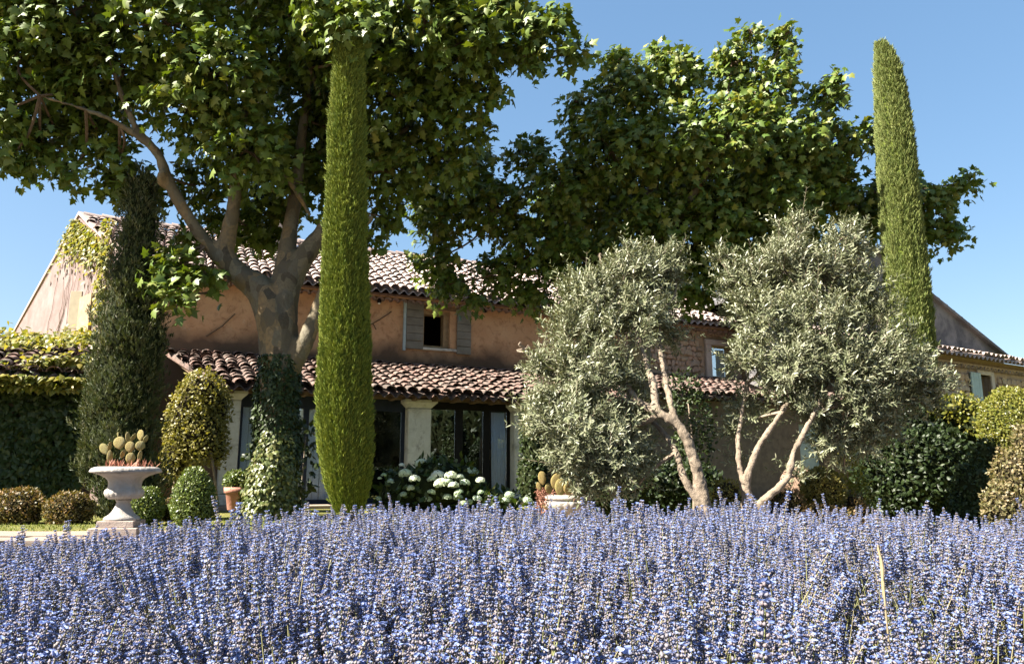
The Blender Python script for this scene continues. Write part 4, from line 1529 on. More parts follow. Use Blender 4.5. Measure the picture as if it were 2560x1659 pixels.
# dark juniper-like conifer at the left
fill_shrub('conifer', 'dark loose textured columnar conifer at the left, beside the pale gable', 'tree',
           [B(322, 1230, 10, 92, 110), B(300, 1100, 10, 98, 130), B(312, 960, 10, 96, 140), B(325, 830, 10, 92, 130), B(335, 700, 10, 72, 120), B(348, 580, 10, 55, 110), B(350, 490, 10, 44, 75), B(245, 1000, 9.9, 36, 110), B(240, 1130, 9.9, 40, 90), B(370, 880, 9.9, 40, 90)],
           15000, .115, SPRAY, M['juniper_leaf'], 31, M['dark_core'], ragged=.26, depth=.38, up=1.4, width=1.5, rough_core=.78, nscale=4.5)

# clipped shrubs along the lawn
fill_shrub('hedge', 'low clipped browning hedge mound at the far left edge, the left one of two', 'hedge', [B(40, 1272, 9.4, 80, 52, 60)], 5200, .040, DIA_LEAF, M['brown_leaf'], 32, M['brown_core'], group='low browning hedge mounds')
fill_shrub('hedge', 'low clipped browning hedge mound beside the conifer, the right one of two', 'hedge', [B(172, 1275, 9.4, 64, 45, 55)], 4600, .040, DIA_LEAF, M['brown_leaf'], 33, M['brown_core'], group='low browning hedge mounds')
fill_shrub('box_ball', 'round clipped box ball behind the stem of the white urn', 'shrub', [B(365, 1268, 9.0, 47, 48)], 5200, .034, DIA_LEAF, M['box_leaf'], 34, M['dark_core'], ragged=.05, depth=.2)
fill_shrub('box_topiary', 'egg shaped clipped box topiary in front of the left pillar', 'shrub', [B(485, 1264, 8.8, 58, 52), B(485, 1236, 8.8, 52, 52), B(485, 1205, 8.8, 36, 36)], 9000, .034, DIA_LEAF, M['box_leaf'], 35, M['dark_core'], ragged=.04, depth=.2)
fill_shrub('climbing_shrub', 'tall golden leaved climbing shrub growing up the left pillar', 'shrub', [B(478, 1040, 12.0, 62, 95), B(505, 985, 12.0, 60, 60), B(500, 1090, 12.0, 62, 80), B(440, 1140, 12.0, 40, 70), B(540, 1020, 12.2, 40, 70), B(455, 1080, 12, 45, 70), B(545, 1110, 12.3, 28, 60)],
           11000, .058, OVAL_LEAF, M['gold_leaf'], 36, M['brown_core'], ragged=.14, depth=.4, trunk=[[(pt(430, 1280, 12), .04), (pt(436, 1220, 12), .035), (pt(450, 1150, 12), .03)], [(pt(545, 1270, 12), .02), (pt(535, 1180, 12), .02), (pt(520, 1100, 12), .02)]], rough_core=.7)
fill_shrub('golden_bush', 'small golden bush squeezed between box ball and egg shaped topiary', 'shrub', [B(420, 1275, 9.3, 22, 30)], 900, .03, DIA_LEAF, M['brown_leaf'], 37, M['brown_core'])

# potted plant by the pillar
ppos = pt(592, 1250, 11.6)
ppos.z = .05
pot = empty('flower_pot', ppos, 0, 'pinkish terracotta pot beside the left pillar', 'pot')
zt = pt(592, 1217, 11.6).z - .05
MB().lathe([(.11, .0), (.13, .02), (.165, zt - .09), (.168, zt - .088), (.19, zt - .085), (.195, zt), (.165, zt), (.155, zt - .05)], 28).build('pot_body', M['terracotta'], pot, smooth=True)
fill_shrub('potted_shrub', 'small leafy green shrub in the pinkish terracotta pot', 'plant', [B(592, 1200, 11.6, 32, 24)], 1500, .045, OVAL_LEAF, M['box_leaf'], 38, M['dark_core'], zmin=zt)


def ivy_surface(name, label, cat, P, D, size, mat, seed, template=IVY_LEAF, stemwork=None, parts=0, tint=None):
    global RNG
    RNG = np.random.default_rng(seed)
    k = len(P)
    base = Vector(P.mean(0))
    base.z = max(0, float(P[:, 2].min()))
    t = empty(name, base, 0, label, cat)
    tip = unit(D * .35 + rdir(k) * .55 + np.array([0, 0, -.7]))
    nr = unit(D * 1.0 + np.array([-.1, 0, .35]) + RNG.normal(0, .35, (k, 3)))
    sz = RNG.uniform(.6, 1.2, k) * size
    tint = RNG.random(k) if tint is None else tint
    if stemwork:
        stemwork.build('stem', M['dark_bark'], t, True)
    mask = np.ones(k, bool)
    if parts:
        sel = pick_front(P, sz, parts, 8)
        mask[sel] = False
        leaf_parts('leaf', template, P[sel], tip[sel], nr[sel], sz[sel], mat, t)
    leaf_cloud('foliage', template, P[mask], tip[mask], nr[mask], sz[mask], mat, t, tint[mask], kind='stuff' if parts else None)
    return t


def trunk_ivy(name, label, rows, Y, n, size, mat, seed, thick=.05, vmin=0):
    """rows: (u_left, u_right, v)"""
    rng = np.random.default_rng(seed)
    pl = sorted([((pt(a, v, Y) + pt(b_, v, Y)) / 2, (pt(b_, v, Y) - pt(a, v, Y)).length / 2) for a, b_, v in rows], key=lambda q: q[0].z)
    zs = np.array([p.z for p, r in pl])
    z = rng.uniform(zs[0], zs[-1], n)
    a = rng.uniform(0, 2 * math.pi, n)
    d = np.stack([np.cos(a), np.sin(a), np.zeros(n)], 1)
    q = noise3(np.stack([d[:, 0], d[:, 1], z], 1), 2.5, seed)
    r = np.interp(z, zs, [r for p, r in pl]) - .02 + rng.uniform(-thick, thick, n) + .06 * q
    P = np.stack([np.interp(z, zs, [p.x for p, r in pl]), np.interp(z, zs, [p.y for p, r in pl]), z], 1) + d * r[:, None]
    st = MB()
    for k in range(7):
        aa = k * .9 + .3
        pp = []
        for zz in np.linspace(zs[0], zs[-1], 9):
            rr = np.interp(zz, zs, [r for p, r in pl]) * .93
            pp.append((np.interp(zz, zs, [p.x for p, r in pl]) + rr * math.cos(aa + .2 * math.sin(zz * 3 + k)), np.interp(zz, zs, [p.y for p, r in pl]) + rr * math.sin(aa + .2 * math.sin(zz * 3 + k)), zz))
        st.tube(pp, [.014] * 9, 5)
    return ivy_surface(name, label, 'ivy', P, d, size, mat, seed, stemwork=st, parts=120)


trunk_ivy('ivy', 'dark green ivy wrapping the plane tree trunk', [(650, 744, 890), (646, 744, 960), (642, 744, 1030), (640, 744, 1080), (640, 744, 1130), (642, 744, 1160)], 10.4, 9500, .058, M['ivy_leaf'], 41)
trunk_ivy('ivy', 'pale sunlit ivy spreading around the foot of the plane tree', [(662, 722, 1075), (640, 732, 1140), (625, 738, 1180), (615, 742, 1220), (608, 745, 1260), (600, 748, 1300)], 10.3, 7500, .058, M['sunlit_ivy_leaf'], 42, .07)

# leafy plant behind the ivied trunk, against the glass
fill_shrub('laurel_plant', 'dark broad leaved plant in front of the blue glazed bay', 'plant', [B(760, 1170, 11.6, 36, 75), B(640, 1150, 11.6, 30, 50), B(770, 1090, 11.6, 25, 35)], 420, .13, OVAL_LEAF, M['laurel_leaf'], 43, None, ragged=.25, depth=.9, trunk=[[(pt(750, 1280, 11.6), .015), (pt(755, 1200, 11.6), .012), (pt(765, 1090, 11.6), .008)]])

# vines on the outbuilding and the gable
rng = np.random.default_rng(44)
n = 9000
xs = rng.uniform(-9.5, -5.7, n)
zs = rng.uniform(.15, 2.15, n)
gap = np.array([noise.noise(Vector((x * 1.3, z * 1.5, 2.2))) for x, z in zip(xs, zs)])
keep = ~((gap < -.22) & (zs < 1.2))
xs, zs = xs[keep], zs[keep]
bulge = .10 + .22 * np.array([max(0, noise.noise(Vector((x * 1.5, z * 1.2, 0)))) for x, z in zip(xs, zs)]) + .18 * np.clip(zs - 1.5, 0, .6)
ys = -.58 - bulge * rng.random(len(xs)) ** .6
Pw = np.array([hw(a, b_, c)[:] for a, b_, c in zip(xs, ys, zs)])
Dw = np.tile(np.array((-HB)[:]), (len(Pw), 1))
st = MB()
for k in range(14):
    x = -9.3 + k * .27
    st.tube([hw(x + .1 * math.sin(z * 2 + k), -.57, z) for z in np.linspace(0, 2.0, 7)], [.018] * 7, 5)
ivy_surface('ivy', 'dark ivy curtain covering the outbuilding wall at the far left', 'ivy', Pw, Dw, .10, M['ivy_leaf'], 45, stemwork=st, parts=200)

n = 5200
xs = rng.uniform(-9.6, -5.6, n)
tt = rng.random(n)
band = np.where(rng.random(n) < .5, rng.normal(-.05, .05, n), rng.normal(.86, .16, n))
nzv = np.array([noise.noise(Vector((x * 1.1, 3.3, 0))) for x in xs])
yy = -.9 + band * 2.5 + nzv * .35
zz = 2.12 + (yy + .9) * .33 + .06 + np.abs(rng.normal(0, .07, n)) + .20 * np.clip(nzv, 0, 1)
zz = np.where(yy < -.95, 2.05 - rng.random(n) * .22, zz)
yy = np.where(yy < -.95, -.98 - rng.random(n) * .1, yy)
Pv = np.array([hw(a, b_, c)[:] for a, b_, c in zip(xs, yy, zz)])
Dv = np.tile(np.array([-.2, -.45, .85]), (n, 1))
ivy_surface('vine', 'bright yellow green vine sprawling over the outbuilding roof tiles', 'vine', Pv, Dv, .10, M['yellow_vine_leaf'], 46, parts=160)

# creeper at the top of the gable, and its bare stems below
n = 1700
yg = rng.normal(5.9, .55, n)
zg = 6.80 - np.abs(rng.normal(0, .38, n)) - .55 * np.abs(yg - 6.4)
sel = (yg > 3.2) & (yg < 8.2)
yg, zg = yg[sel], zg[sel]
Pg = np.array([hw(-5.35 - .44 * (y - 3) - .04 - rng.random() * .16, y, z)[:] for y, z in zip(yg, zg)])
m2 = 500
yb = rng.uniform(4.2, 4.8, m2)
zb = rng.uniform(3.9, 6.3, m2)
Pg2 = np.array([hw(-5.35 - .44 * (y - 3) - .04 - rng.random() * .12, y, z)[:] for y, z in zip(yb, zb)])
Pg = np.concatenate([Pg, Pg2])
gn = (-(HD * .91 + HB * .40)).normalized()
st = MB()
rnd = random.Random(4)
for k in range(15):
    y = rnd.uniform(5.0, 8.4)
    z = 3.4
    pp = []
    for s in range(12):
        pp.append(hw(-5.35 - .44 * (y - 3) - .022, y, z))
        z += rnd.uniform(.16, .30)
        y += rnd.uniform(-.16, .10) - .03
        if z > 6.9 - .7 * abs(y - 6.5):
            break
    if len(pp) > 2:
        st.tube(pp, [.008 * (1 - .06 * i) for i in range(len(pp))], 4)
ivy_surface('creeper', 'yellow creeper on the top of the pale gable with bare stems below', 'vine', Pg, np.tile(np.array(gn[:]), (len(Pg), 1)), .11, M['yellow_vine_leaf'], 47, stemwork=st, parts=60)


# ------------------------------------------------------------------ olive trees
def olive(label, base, tubes, clusters, nshoot, seed):
    global RNG
    RNG = np.random.default_rng(seed)
    t = empty('olive_tree', base, 0, label, 'tree', 'olive trees behind the lavender')
    mb = MB()
    for tube in tubes:
        p, r = catmull([(pt(u, v, Y), rad * .82) for (u, v, Y, rad) in tube], 6)
        mb.tube(p, r, 10)
    o = mb.build('trunk', M['olive_bark'], t, True, smooth=True)
    rm_ = o.modifiers.new('remesh', 'REMESH')
    rm_.mode = 'VOXEL'
    rm_.voxel_size = .011
    rm_.use_smooth_shade = True
    sm = o.modifiers.new('smooth', 'SMOOTH')
    sm.iterations = 4
    tx = bpy.data.textures.new('bark_ridges', 'CLOUDS')
    tx.noise_scale = 0.07
    dm = o.modifiers.new('ridges', 'DISPLACE')
    dm.texture = tx
    dm.strength = 0.03
    tips = [(pt(u, v, Y), rad) for tube in tubes for (u, v, Y, rad) in tube if rad < .07]
    C = [(pt(u, v, Y), max(.03, r * Y / F - .09)) for (u, v, Y, r) in clusters]
    tw = MB()
    for c, r in C:
        p, rad = min(tips, key=lambda q: (q[0] - c).length)
        pp, rr = catmull([(p, min(rad, .022)), ((p + c) * .5 + Vector((RNG.normal(0, .04), RNG.normal(0, .04), 0)), .014), (c, .009), (c + (c - p).normalized() * r * .7, .004)], 4)
        tw.tube(pp, rr, 5)
        for _ in range(8):
            e = c + Vector(rdir(1)[0]) * r * .85
            tw.tube([c, (c + e) * .5 + Vector((0, 0, .02)), e], [.006, .004, .002], 4)
    area = np.array([(r + .05) ** 2 for c, r in C])
    cnt = np.maximum(6, area / area.sum() * nshoot).astype(int)
    Ps, Ts, Ns = [], [], []
    for ci, ((c, r), k) in enumerate(zip(C, cnt)):
        d = rdir(k)
        nz_ = noise3(d, 2.0, seed + ci)
        rr = r * (.30 + .70 * RNG.random(k) ** .6) * (1 + .55 * nz_)
        S = np.array(c[:]) + d * rr[:, None]
        hole = noise3(S, 3.4, seed * 1.7) > -.16
        S, d = S[hole], d[hole]
        k = len(S)
        if k == 0:
            continue
        sd = unit(d * .75 + np.array([0, 0, .55]) + RNG.normal(0, .35, (k, 3)))
        L = RNG.uniform(.10, .24, k)
        L[RNG.random(k) < .16] *= 1.9
        side = unit(np.cross(sd, rdir(k)))
        sid2 = np.cross(sd, side)
        m = 8
        for j in range(m):
            f = (j + .5) / m
            pos = S + sd * (L * f)[:, None]
            ang = j * 1.45
            ax = side * math.cos(ang) + sid2 * math.sin(ang)
            for sg in (1, -1):
                Ps.append(pos)
                tp = unit(sd * .75 + ax * sg * .8 + RNG.normal(0, .12, (k, 3)))
                Ts.append(tp)
                Ns.append(unit(sd * .8 - ax * sg * .5 + np.array([0, 0, .25]) + RNG.normal(0, .25, (k, 3))))
        for i in range(0, k, 3):
            a = Vector(S[i])
            tw.tube([a, a + Vector(sd[i]) * L[i]], [.0025, .001], 3, cap=False)
    tw.build('branch', M['olive_bark'], t, True)
    P, T_, Nn = np.concatenate(Ps), np.concatenate(Ts), np.concatenate(Ns)
    keep = P[:, 2] > .05
    P, T_, Nn = P[keep], T_[keep], Nn[keep]
    size = RNG.uniform(.040, .068, len(P))
    sel = pick_front(P, size, 300)
    mask = np.ones(len(P), bool)
    mask[sel] = False
    leaf_cloud('foliage', OLIVE_LEAF, P[mask], T_[mask], Nn[mask], size[mask], M['olive_leaf'], t, kind='stuff', width=RNG.uniform(.95, 1.5, mask.sum()))
    leaf_parts('leaf', OLIVE_LEAF, P[sel], T_[sel], Nn[sel], size[sel], M['olive_leaf'], t)
    print('olive leaves', len(P))


oa = pt(1765, 1290, 6.95)
oa.z = 0
olive('silver grey olive tree with a leaning forked trunk, nearer the middle of the picture', oa,
      [[(1772, 1310, 6.95, .085), (1765, 1270, 6.95, .075), (1744, 1180, 6.95, .062), (1722, 1110, 6.95, .06), (1692, 1060, 6.97, .055), (1652, 1035, 7.0, .05), (1600, 1005, 7.1, .042), (1565, 960, 7.25, .034), (1530, 880, 7.45, .026), (1510, 790, 7.6, .018)],
       [(1765, 1285, 6.95, .055), (1735, 1235, 6.96, .05), (1708, 1190, 6.98, .045), (1690, 1130, 7.1, .038), (1650, 1070, 7.3, .028), (1600, 1040, 7.45, .02)],
       [(1692, 1065, 6.97, .045), (1675, 1000, 7.05, .036), (1660, 935, 7.2, .033), (1652, 880, 7.4, .028), (1645, 790, 7.6, .018)],
       [(1642, 1030, 7.0, .05), (1632, 960, 7.1, .045), (1617, 910, 7.25, .036), (1585, 810, 7.55, .022)],
       [(1652, 1035, 7.0, .04), (1560, 1080, 7.2, .03), (1480, 1120, 7.35, .018)],
       [(1600, 1010, 7.1, .03), (1480, 980, 7.4, .024), (1390, 950, 7.5, .014), (1310, 880, 7.55, .012)]],
      [(1500, 760, 7.65, 95), (1560, 700, 7.65, 75), (1620, 690, 7.75, 65), (1660, 710, 7.75, 45), (1690, 700, 7.75, 28), (1600, 780, 7.55, 80), (1440, 740, 7.65, 55), (1430, 850, 7.45, 80), (1650, 820, 7.65, 42), (1375, 900, 7.45, 50), (1320, 870, 7.55, 26), (1345, 930, 7.55, 38), (1300, 862, 7.55, 12), (1390, 960, 7.35, 80), (1470, 930, 7.25, 100), (1550, 860, 7.35, 90), (1340, 1010, 7.45, 38), (1370, 1060, 7.35, 65), (1450, 1050, 7.15, 105), (1550, 1000, 7.25, 90), (1540, 1110, 7.15, 100), (1440, 1150, 7.25, 80), (1380, 1130, 7.35, 40), (1580, 1150, 7.35, 62), (1520, 1210, 7.25, 60), (1590, 1220, 7.35, 45), (1625, 1090, 7.55, 30), (1450, 1235, 7.35, 25), (1560, 1270, 7.35, 30), (1690, 850, 7.75, 20), (1330, 1030, 7.45, 22), (1500, 640, 7.65, 20), (1690, 655, 7.75, 14), (1655, 640, 7.75, 20), (1590, 640, 7.75, 22)],
      5200, 51)
ob_ = pt(1880, 1280, 7.25)
ob_.z = 0
olive('wider silver grey olive tree in front of the clipped slant topped cypress', ob_,
      [[(1875, 1310, 7.25, .11), (1872, 1265, 7.25, .085), (1866, 1225, 7.25, .055), (1872, 1180, 7.25, .042), (1900, 1110, 7.3, .038), (1955, 1030, 7.4, .034), (2000, 950, 7.6, .028), (2030, 850, 7.8, .02), (1990, 700, 7.85, .014)],
       [(1888, 1275, 7.25, .06), (1930, 1232, 7.15, .042), (1970, 1192, 7.1, .038), (1984, 1130, 7.1, .034), (2012, 1080, 7.12, .032), (2037, 1030, 7.2, .029), (2080, 950, 7.45, .022), (2150, 870, 7.65, .016)],
       [(1862, 1230, 7.25, .04), (1845, 1120, 7.4, .027), (1865, 960, 7.75, .022), (1890, 780, 7.85, .016)],
       [(2037, 1030, 7.2, .026), (2140, 1000, 7.45, .018), (2260, 980, 7.6, .012)]],
      [(1880, 730, 7.90, 75), (1830, 700, 7.90, 38), (1800, 650, 7.90, 18), (1960, 680, 7.80, 90), (1985, 590, 7.90, 42), (1995, 560, 7.90, 22), (2060, 700, 7.80, 85), (2110, 620, 7.90, 55), (2130, 580, 7.90, 30), (2130, 730, 7.80, 75), (1840, 790, 7.90, 45), (1920, 810, 7.60, 95), (2030, 820, 7.50, 100), (2140, 840, 7.60, 90), (2200, 780, 7.70, 45), (1880, 900, 7.60, 70), (1980, 920, 7.40, 95), (2090, 930, 7.40, 100), (2190, 920, 7.50, 90), (2250, 860, 7.70, 40), (2270, 950, 7.60, 70), (2310, 900, 7.70, 30), (2340, 960, 7.70, 38), (2380, 970, 7.70, 16), (2050, 1020, 7.40, 80), (2150, 1020, 7.40, 85), (2240, 1020, 7.50, 70), (2310, 1010, 7.60, 45), (1860, 1010, 7.80, 34), (1840, 1080, 7.80, 36), (1895, 1050, 7.70, 28), (1850, 1160, 7.80, 26), (2080, 1100, 7.50, 60), (2160, 1100, 7.50, 55), (2110, 1170, 7.60, 38), (1990, 1190, 7.70, 12), (2230, 1090, 7.60, 35), (1930, 1000, 7.70, 40), (2170, 640, 7.90, 22)],
      6000, 52)

# ------------------------------------------------------------------ shrubs under and beyond the olives
fill_shrub('myrtle_bush', 'dark small leaved upright bush standing between the two olive trees', 'shrub', [B(1730, 1060, 8.6, 55, 80), B(1715, 990, 8.6, 40, 60), B(1740, 1130, 8.6, 45, 50), B(1700, 1000, 8.6, 30, 60)], 3400, .05, OVAL_LEAF, M['ivy_leaf'], 61, None, depth=.8, ragged=.2, trunk=[[(pt(1735, 1290, 8.6), .02), (pt(1735, 1150, 8.6), .016), (pt(1720, 1000, 8.6), .008)]])
fill_shrub('golden_shrub', 'golden yellow shrub between the feet of the two olive trees', 'shrub', [B(1815, 1240, 7.9, 40, 40), B(1840, 1265, 7.9, 40, 30)], 2400, .035, OVAL_LEAF, M['gold_leaf'], 62, M['brown_core'], ragged=.2, depth=.5)
fill_shrub('golden_shrub', 'ball shaped clipped golden shrub right of the low curving olive limb', 'shrub', [B(2058, 1225, 8.2, 56, 54)], 6000, .034, DIA_LEAF, M['gold_leaf'], 63, M['brown_core'], ragged=.07, depth=.25)
fill_shrub('golden_shrub', 'wide low golden shrub skirting the ball shaped clipped one', 'shrub', [B(2050, 1295, 8.0, 110, 32, 60), B(1965, 1270, 8.1, 50, 45), B(2130, 1280, 8.2, 45, 45)], 6500, .038, DIA_LEAF, M['brown_leaf'], 64, M['brown_core'], ragged=.16, depth=.4)
fill_shrub('lime_foliage', 'bright lime green leafy sprig of bush at the edge of the dark hedge', 'shrub', [B(2130, 1180, 8.7, 28, 70), B(2150, 1240, 8.7, 30, 50)], 1100, .055, OVAL_LEAF, M['lime_leaf'], 65, None, ragged=.25, depth=.7)
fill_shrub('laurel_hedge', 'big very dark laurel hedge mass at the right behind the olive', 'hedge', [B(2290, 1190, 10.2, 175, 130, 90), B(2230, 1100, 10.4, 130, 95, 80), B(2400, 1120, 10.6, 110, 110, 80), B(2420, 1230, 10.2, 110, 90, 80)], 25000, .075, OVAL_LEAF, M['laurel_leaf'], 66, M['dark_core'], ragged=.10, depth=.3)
fill_shrub('lime_foliage', 'sunlit yellow green top of the dark laurel hedge, under the blue shutter', 'shrub', [B(2390, 1022, 10.4, 70, 36, 50), B(2440, 1060, 10.3, 50, 40), B(2330, 1010, 10.5, 45, 28)], 2600, .065, OVAL_LEAF, M['lime_leaf'], 67, M['dark_core'], ragged=.15, depth=.4)  # sunlight on the hedge top, put into the leaf colour
fill_shrub('domed_shrub', 'large domed yellow green clipped shrub at the right edge, before the cottage', 'shrub', [B(2535, 1060, 9.6, 88, 92)], 13000, .036, DIA_LEAF, M['lime_leaf'], 68, M['dark_core'], ragged=.05, depth=.22)
fill_shrub('spurge_bush', 'pale peach and green leafy bush at the right edge below the domed shrub', 'shrub', [B(2540, 1200, 6.5, 62, 80), B(2570, 1120, 6.5, 40, 60), B(2510, 1270, 6.4, 55, 60)], 6500, .034, OVAL_LEAF, M['peach_leaf'], 69, M['brown_core'], ragged=.18, depth=.4, zmin=-.6)
fill_shrub('spurge_bush', 'dull green leafy bush in shade left of the pale peach one', 'shrub', [B(2440, 1230, 8.8, 60, 70), B(2470, 1160, 8.9, 45, 60), B(2410, 1280, 8.8, 50, 40)], 3600, .055, OVAL_LEAF, M['ivy_leaf'], 70, M['dark_core'], ragged=.18, depth=.4)
fill_shrub('climbing_plant', 'dark leafy climber growing over the right hand pillar of the porch', 'plant', [B(1340, 1110, 14, 40, 110), B(1330, 1200, 14, 38, 70), B(1320, 1040, 14, 20, 40)], 3200, .07, OVAL_LEAF, M['ivy_leaf'], 71, M['dark_core'], ragged=.15)
fill_shrub('laurel_hedge', 'dark evergreen bushes filling the shade under the left olive tree', 'hedge', [B(1560, 1220, 9.8, 160, 75, 60), B(1700, 1230, 9.9, 110, 80, 60)], 5500, .075, OVAL_LEAF, M['laurel_leaf'], 72, M['dark_core'], ragged=.15, depth=.3)

# oil jar
jp = pt(2000, 1240, 9.2)
jp.z = 0
k = 9.2 / F
jtop = pt(2000, 1166, 9.2).z
MBj = MB().lathe([(.08, .0), (.11, .02), (.17, jtop * .35), (.215, jtop * .62), (.21, jtop * .80), (.16, jtop * .93), (.085, jtop * .985), (.08, jtop), (.05, jtop), (.05, jtop - .03)], 32, jp)
o = MBj.build('oil_jar', M['dark_terracotta'], smooth=True)
tag(o, 'round shouldered brown earthenware jar behind the low olive limb', 'jar')

# ------------------------------------------------------------------ hydrangea
hyd = pt(1080, 1250, 11.4)
RNG = np.random.default_rng(80)
ht = fill_shrub('hydrangea', 'hydrangea bush with white flower heads in front of the porch doors', 'shrub',
                [B(1075, 1225, 11.4, 115, 62, 60), B(1000, 1240, 11.3, 55, 60), B(1160, 1225, 11.4, 45, 70), B(1240, 1265, 11.3, 60, 40), B(1090, 1180, 11.5, 60, 35)], 1500, .125, OVAL_LEAF, M['hydrangea_leaf'], 81, M['dark_core'], ragged=.2, depth=.5, parts=140)
fl = fan([(0.5, 0, .02), (.38, .38, .0), (0, .5, .02), (-.38, .38, 0), (-.5, 0, .02), (-.38, -.38, 0), (0, -.5, .02), (.38, -.38, 0)], (0, 0, -.05))
heads = []
for s in range(3):
    RNG = np.random.default_rng(90 + s)
    k = 130
    d = rdir(k)
    d[:, 2] = np.abs(d[:, 2]) * 1.0 - .25
    d = unit(d)
    P = d * np.array([1, 1, .72]) * (1 + RNG.normal(0, .05, k))[:, None]
    V, T = scatter(fl, P, unit(np.cross(d, rdir(k))), d, RNG.uniform(.28, .42, k))
    me = mesh_np('flower_head', V, T, np.repeat(RNG.random(k) * .3, len(fl[0])))
    me.materials.append(M['petal_white'])
    heads.append(me)
green = leaf_mat('petal_green', [(0.38, 0.46, 0.30), (0.48, 0.56, 0.42), (0.30, 0.40, 0.20)], 0.6, 0.2, 0.25, (1, 1, .9))
gheads = []
for me in heads:
    g_ = me.copy()
    g_.materials.clear()
    g_.materials.append(green)
    gheads.append(g_)
rnd = random.Random(8)
for (a, b_, r) in [(585, 800, 44), (403, 818, 22), (750, 845, 46), (655, 880, 46), (435, 900, 48), (300, 980, 34), (525, 955, 44), (750, 915, 50), (875, 920, 46), (960, 938, 36), (1080, 880, 46), (1160, 965, 34), (785, 995, 54), (700, 955, 40), (900, 1015, 40), (690, 1080, 30), (415, 1100, 28), (950, 1085, 36), (840, 1130, 38), (645, 1150, 40), (1130, 1140, 34), (1000, 1190, 34), (1050, 1175, 30), (945, 1130, 34), (1400, 1160, 34), (1440, 1105, 36), (1615, 1155, 34), (190, 945, 16), (230, 915, 22), (1010, 990, 38), (500, 880, 24), (485, 1040, 30), (850, 975, 34), (1200, 1210, 34), (1310, 1220, 36), (730, 1280, 30), (180, 1140, 22), (1160, 1085, 28)]:
    u, v = 900 + a / 3.855, 950 + b_ / 3.855
    Y = 10.95 + rnd.uniform(-.1, .2) + (0.35 if b_ < 900 else 0)
    dim = b_ > 1040 or rnd.random() < .2
    o = link('flower_head', rnd.choice(gheads if dim else heads), None, ht)
    p = pt(u, v, Y)
    s = 1.25 * r / 3.855 * Y / F
    o.parent = ht
    o.matrix_local = basis(ht).inverted() @ Matrix.Translation(p) @ Matrix.Rotation(rnd.uniform(0, 6), 4, 'Z') @ Matrix.Rotation(rnd.uniform(-.4, .4), 4, 'X') @ Matrix.Scale(s, 4)
sm_ = MB()
for c in ht.children:
    if c.name.startswith('flower_head'):
        p = (basis(ht) @ c.matrix_local).translation
        sm_.tube([p, p + Vector((rnd.uniform(-.1, .1), .15, -.25)), Vector((p.x * .9 + hyd.x * .1, 11.4, .2))], [.006, .006, .008], 4)
sm_.build('stem', M['lav_stalk'], ht, True)

# ------------------------------------------------------------------ white stone urn
uc = pt(301, 1337, 7.25)
uc.z = 0
urn = empty('urn', uc, 0.12, 'wide white stone urn on a stepped plinth at the left, planted with prickly pear', 'urn')
kk = 7.25 / F * .89        # off-axis widening taken out


def hz(v):
    return (1337 - v) * 7.25 / F * .99


MB().box(-62 * kk, 62 * kk, -62 * kk, 62 * kk, 0.0, hz(1313), bev=.006).build('plinth', M['urn_base'], urn)
MB().box(-47 * kk, 47 * kk, -47 * kk, 47 * kk, hz(1313) + .001, hz(1297), bev=.005).build('plinth', M['urn_base'], urn)
MB().lathe([(46 * kk, hz(1296.5)), (46 * kk, hz(1293)), (43 * kk, hz(1289)), (33 * kk, hz(1283)), (26 * kk, hz(1275)), (20 * kk, hz(1264)), (17 * kk, hz(1254)), (19 * kk, hz(1251)), (21 * kk, hz(1249)), (20 * kk, hz(1247))], 40).build('stem', M['urn_stone'], urn, smooth=True)


def gad(i, t):
    return 1 + (.035 * abs(math.cos(10 * t)) if 1 <= i <= 4 else 0)


MB().lathe([(21 * kk, hz(1246.5)), (36 * kk, hz(1246)), (45 * kk, hz(1240)), (49 * kk, hz(1232)), (48 * kk, hz(1226)), (43 * kk, hz(1220)), (41.5 * kk, hz(1213)), (43 * kk, hz(1203)), (49 * kk, hz(1196)), (60 * kk, hz(1190)), (72 * kk, hz(1186)), (80 * kk, hz(1184))], 120, mod=gad).build('bowl', M['urn_stone'], urn, smooth=True)
MB().lathe([(80 * kk, hz(1183.8)), (88 * kk, hz(1182.5)), (90 * kk, hz(1180)), (86 * kk, hz(1173)), (78 * kk, hz(1169)), (70 * kk, hz(1168)), (64 * kk, hz(1169)), (60 * kk, hz(1173))], 120, mod=lambda i, t: 1 + (.018 * abs(math.cos(16 * t)) if i in (2, 3) else 0)).build('rim', M['urn_stone'], urn, smooth=True)
MB().lathe([(61 * kk, hz(1176)), (61 * kk, hz(1172)), (40 * kk, hz(1169)), (15 * kk, hz(1168))], 24).build('soil', M['red_soil'], urn)


def pad(parent, u, v, Y, w, h, rot, yaw, thick=.22, name='pad'):
    """Cactus pad whose base sits at photo pixel (u, v)."""
    bm = bmesh.new()
    bmesh.ops.create_uvsphere(bm, u_segments=18, v_segments=12, radius=1)
    for q in bm.verts:
        z = q.co.z
        wd = 1.0 if z > 0 else 1.0 - .42 * z * z
        q.co = Vector((q.co.x * wd * .5, q.co.y * thick * .5 * (1 + .1 * math.sin(5 * q.co.x)), (z + 1) * .5))
    me = bpy.data.meshes.new(name)
    bm.to_mesh(me)
    bm.free()
    me.polygons.foreach_set('use_smooth', np.ones(len(me.polygons), bool))
    o = link(name, me, M['cactus'], parent)
    k = Y / F
    o.matrix_local = basis(parent).inverted() @ Matrix.Translation(pt(u, v, Y)) @ Matrix.Rotation(rot, 4, 'Y') @ Matrix.Rotation(yaw, 4, 'Z') @ Matrix.Diagonal((w * k, w * k, h * k, 1))
    return o


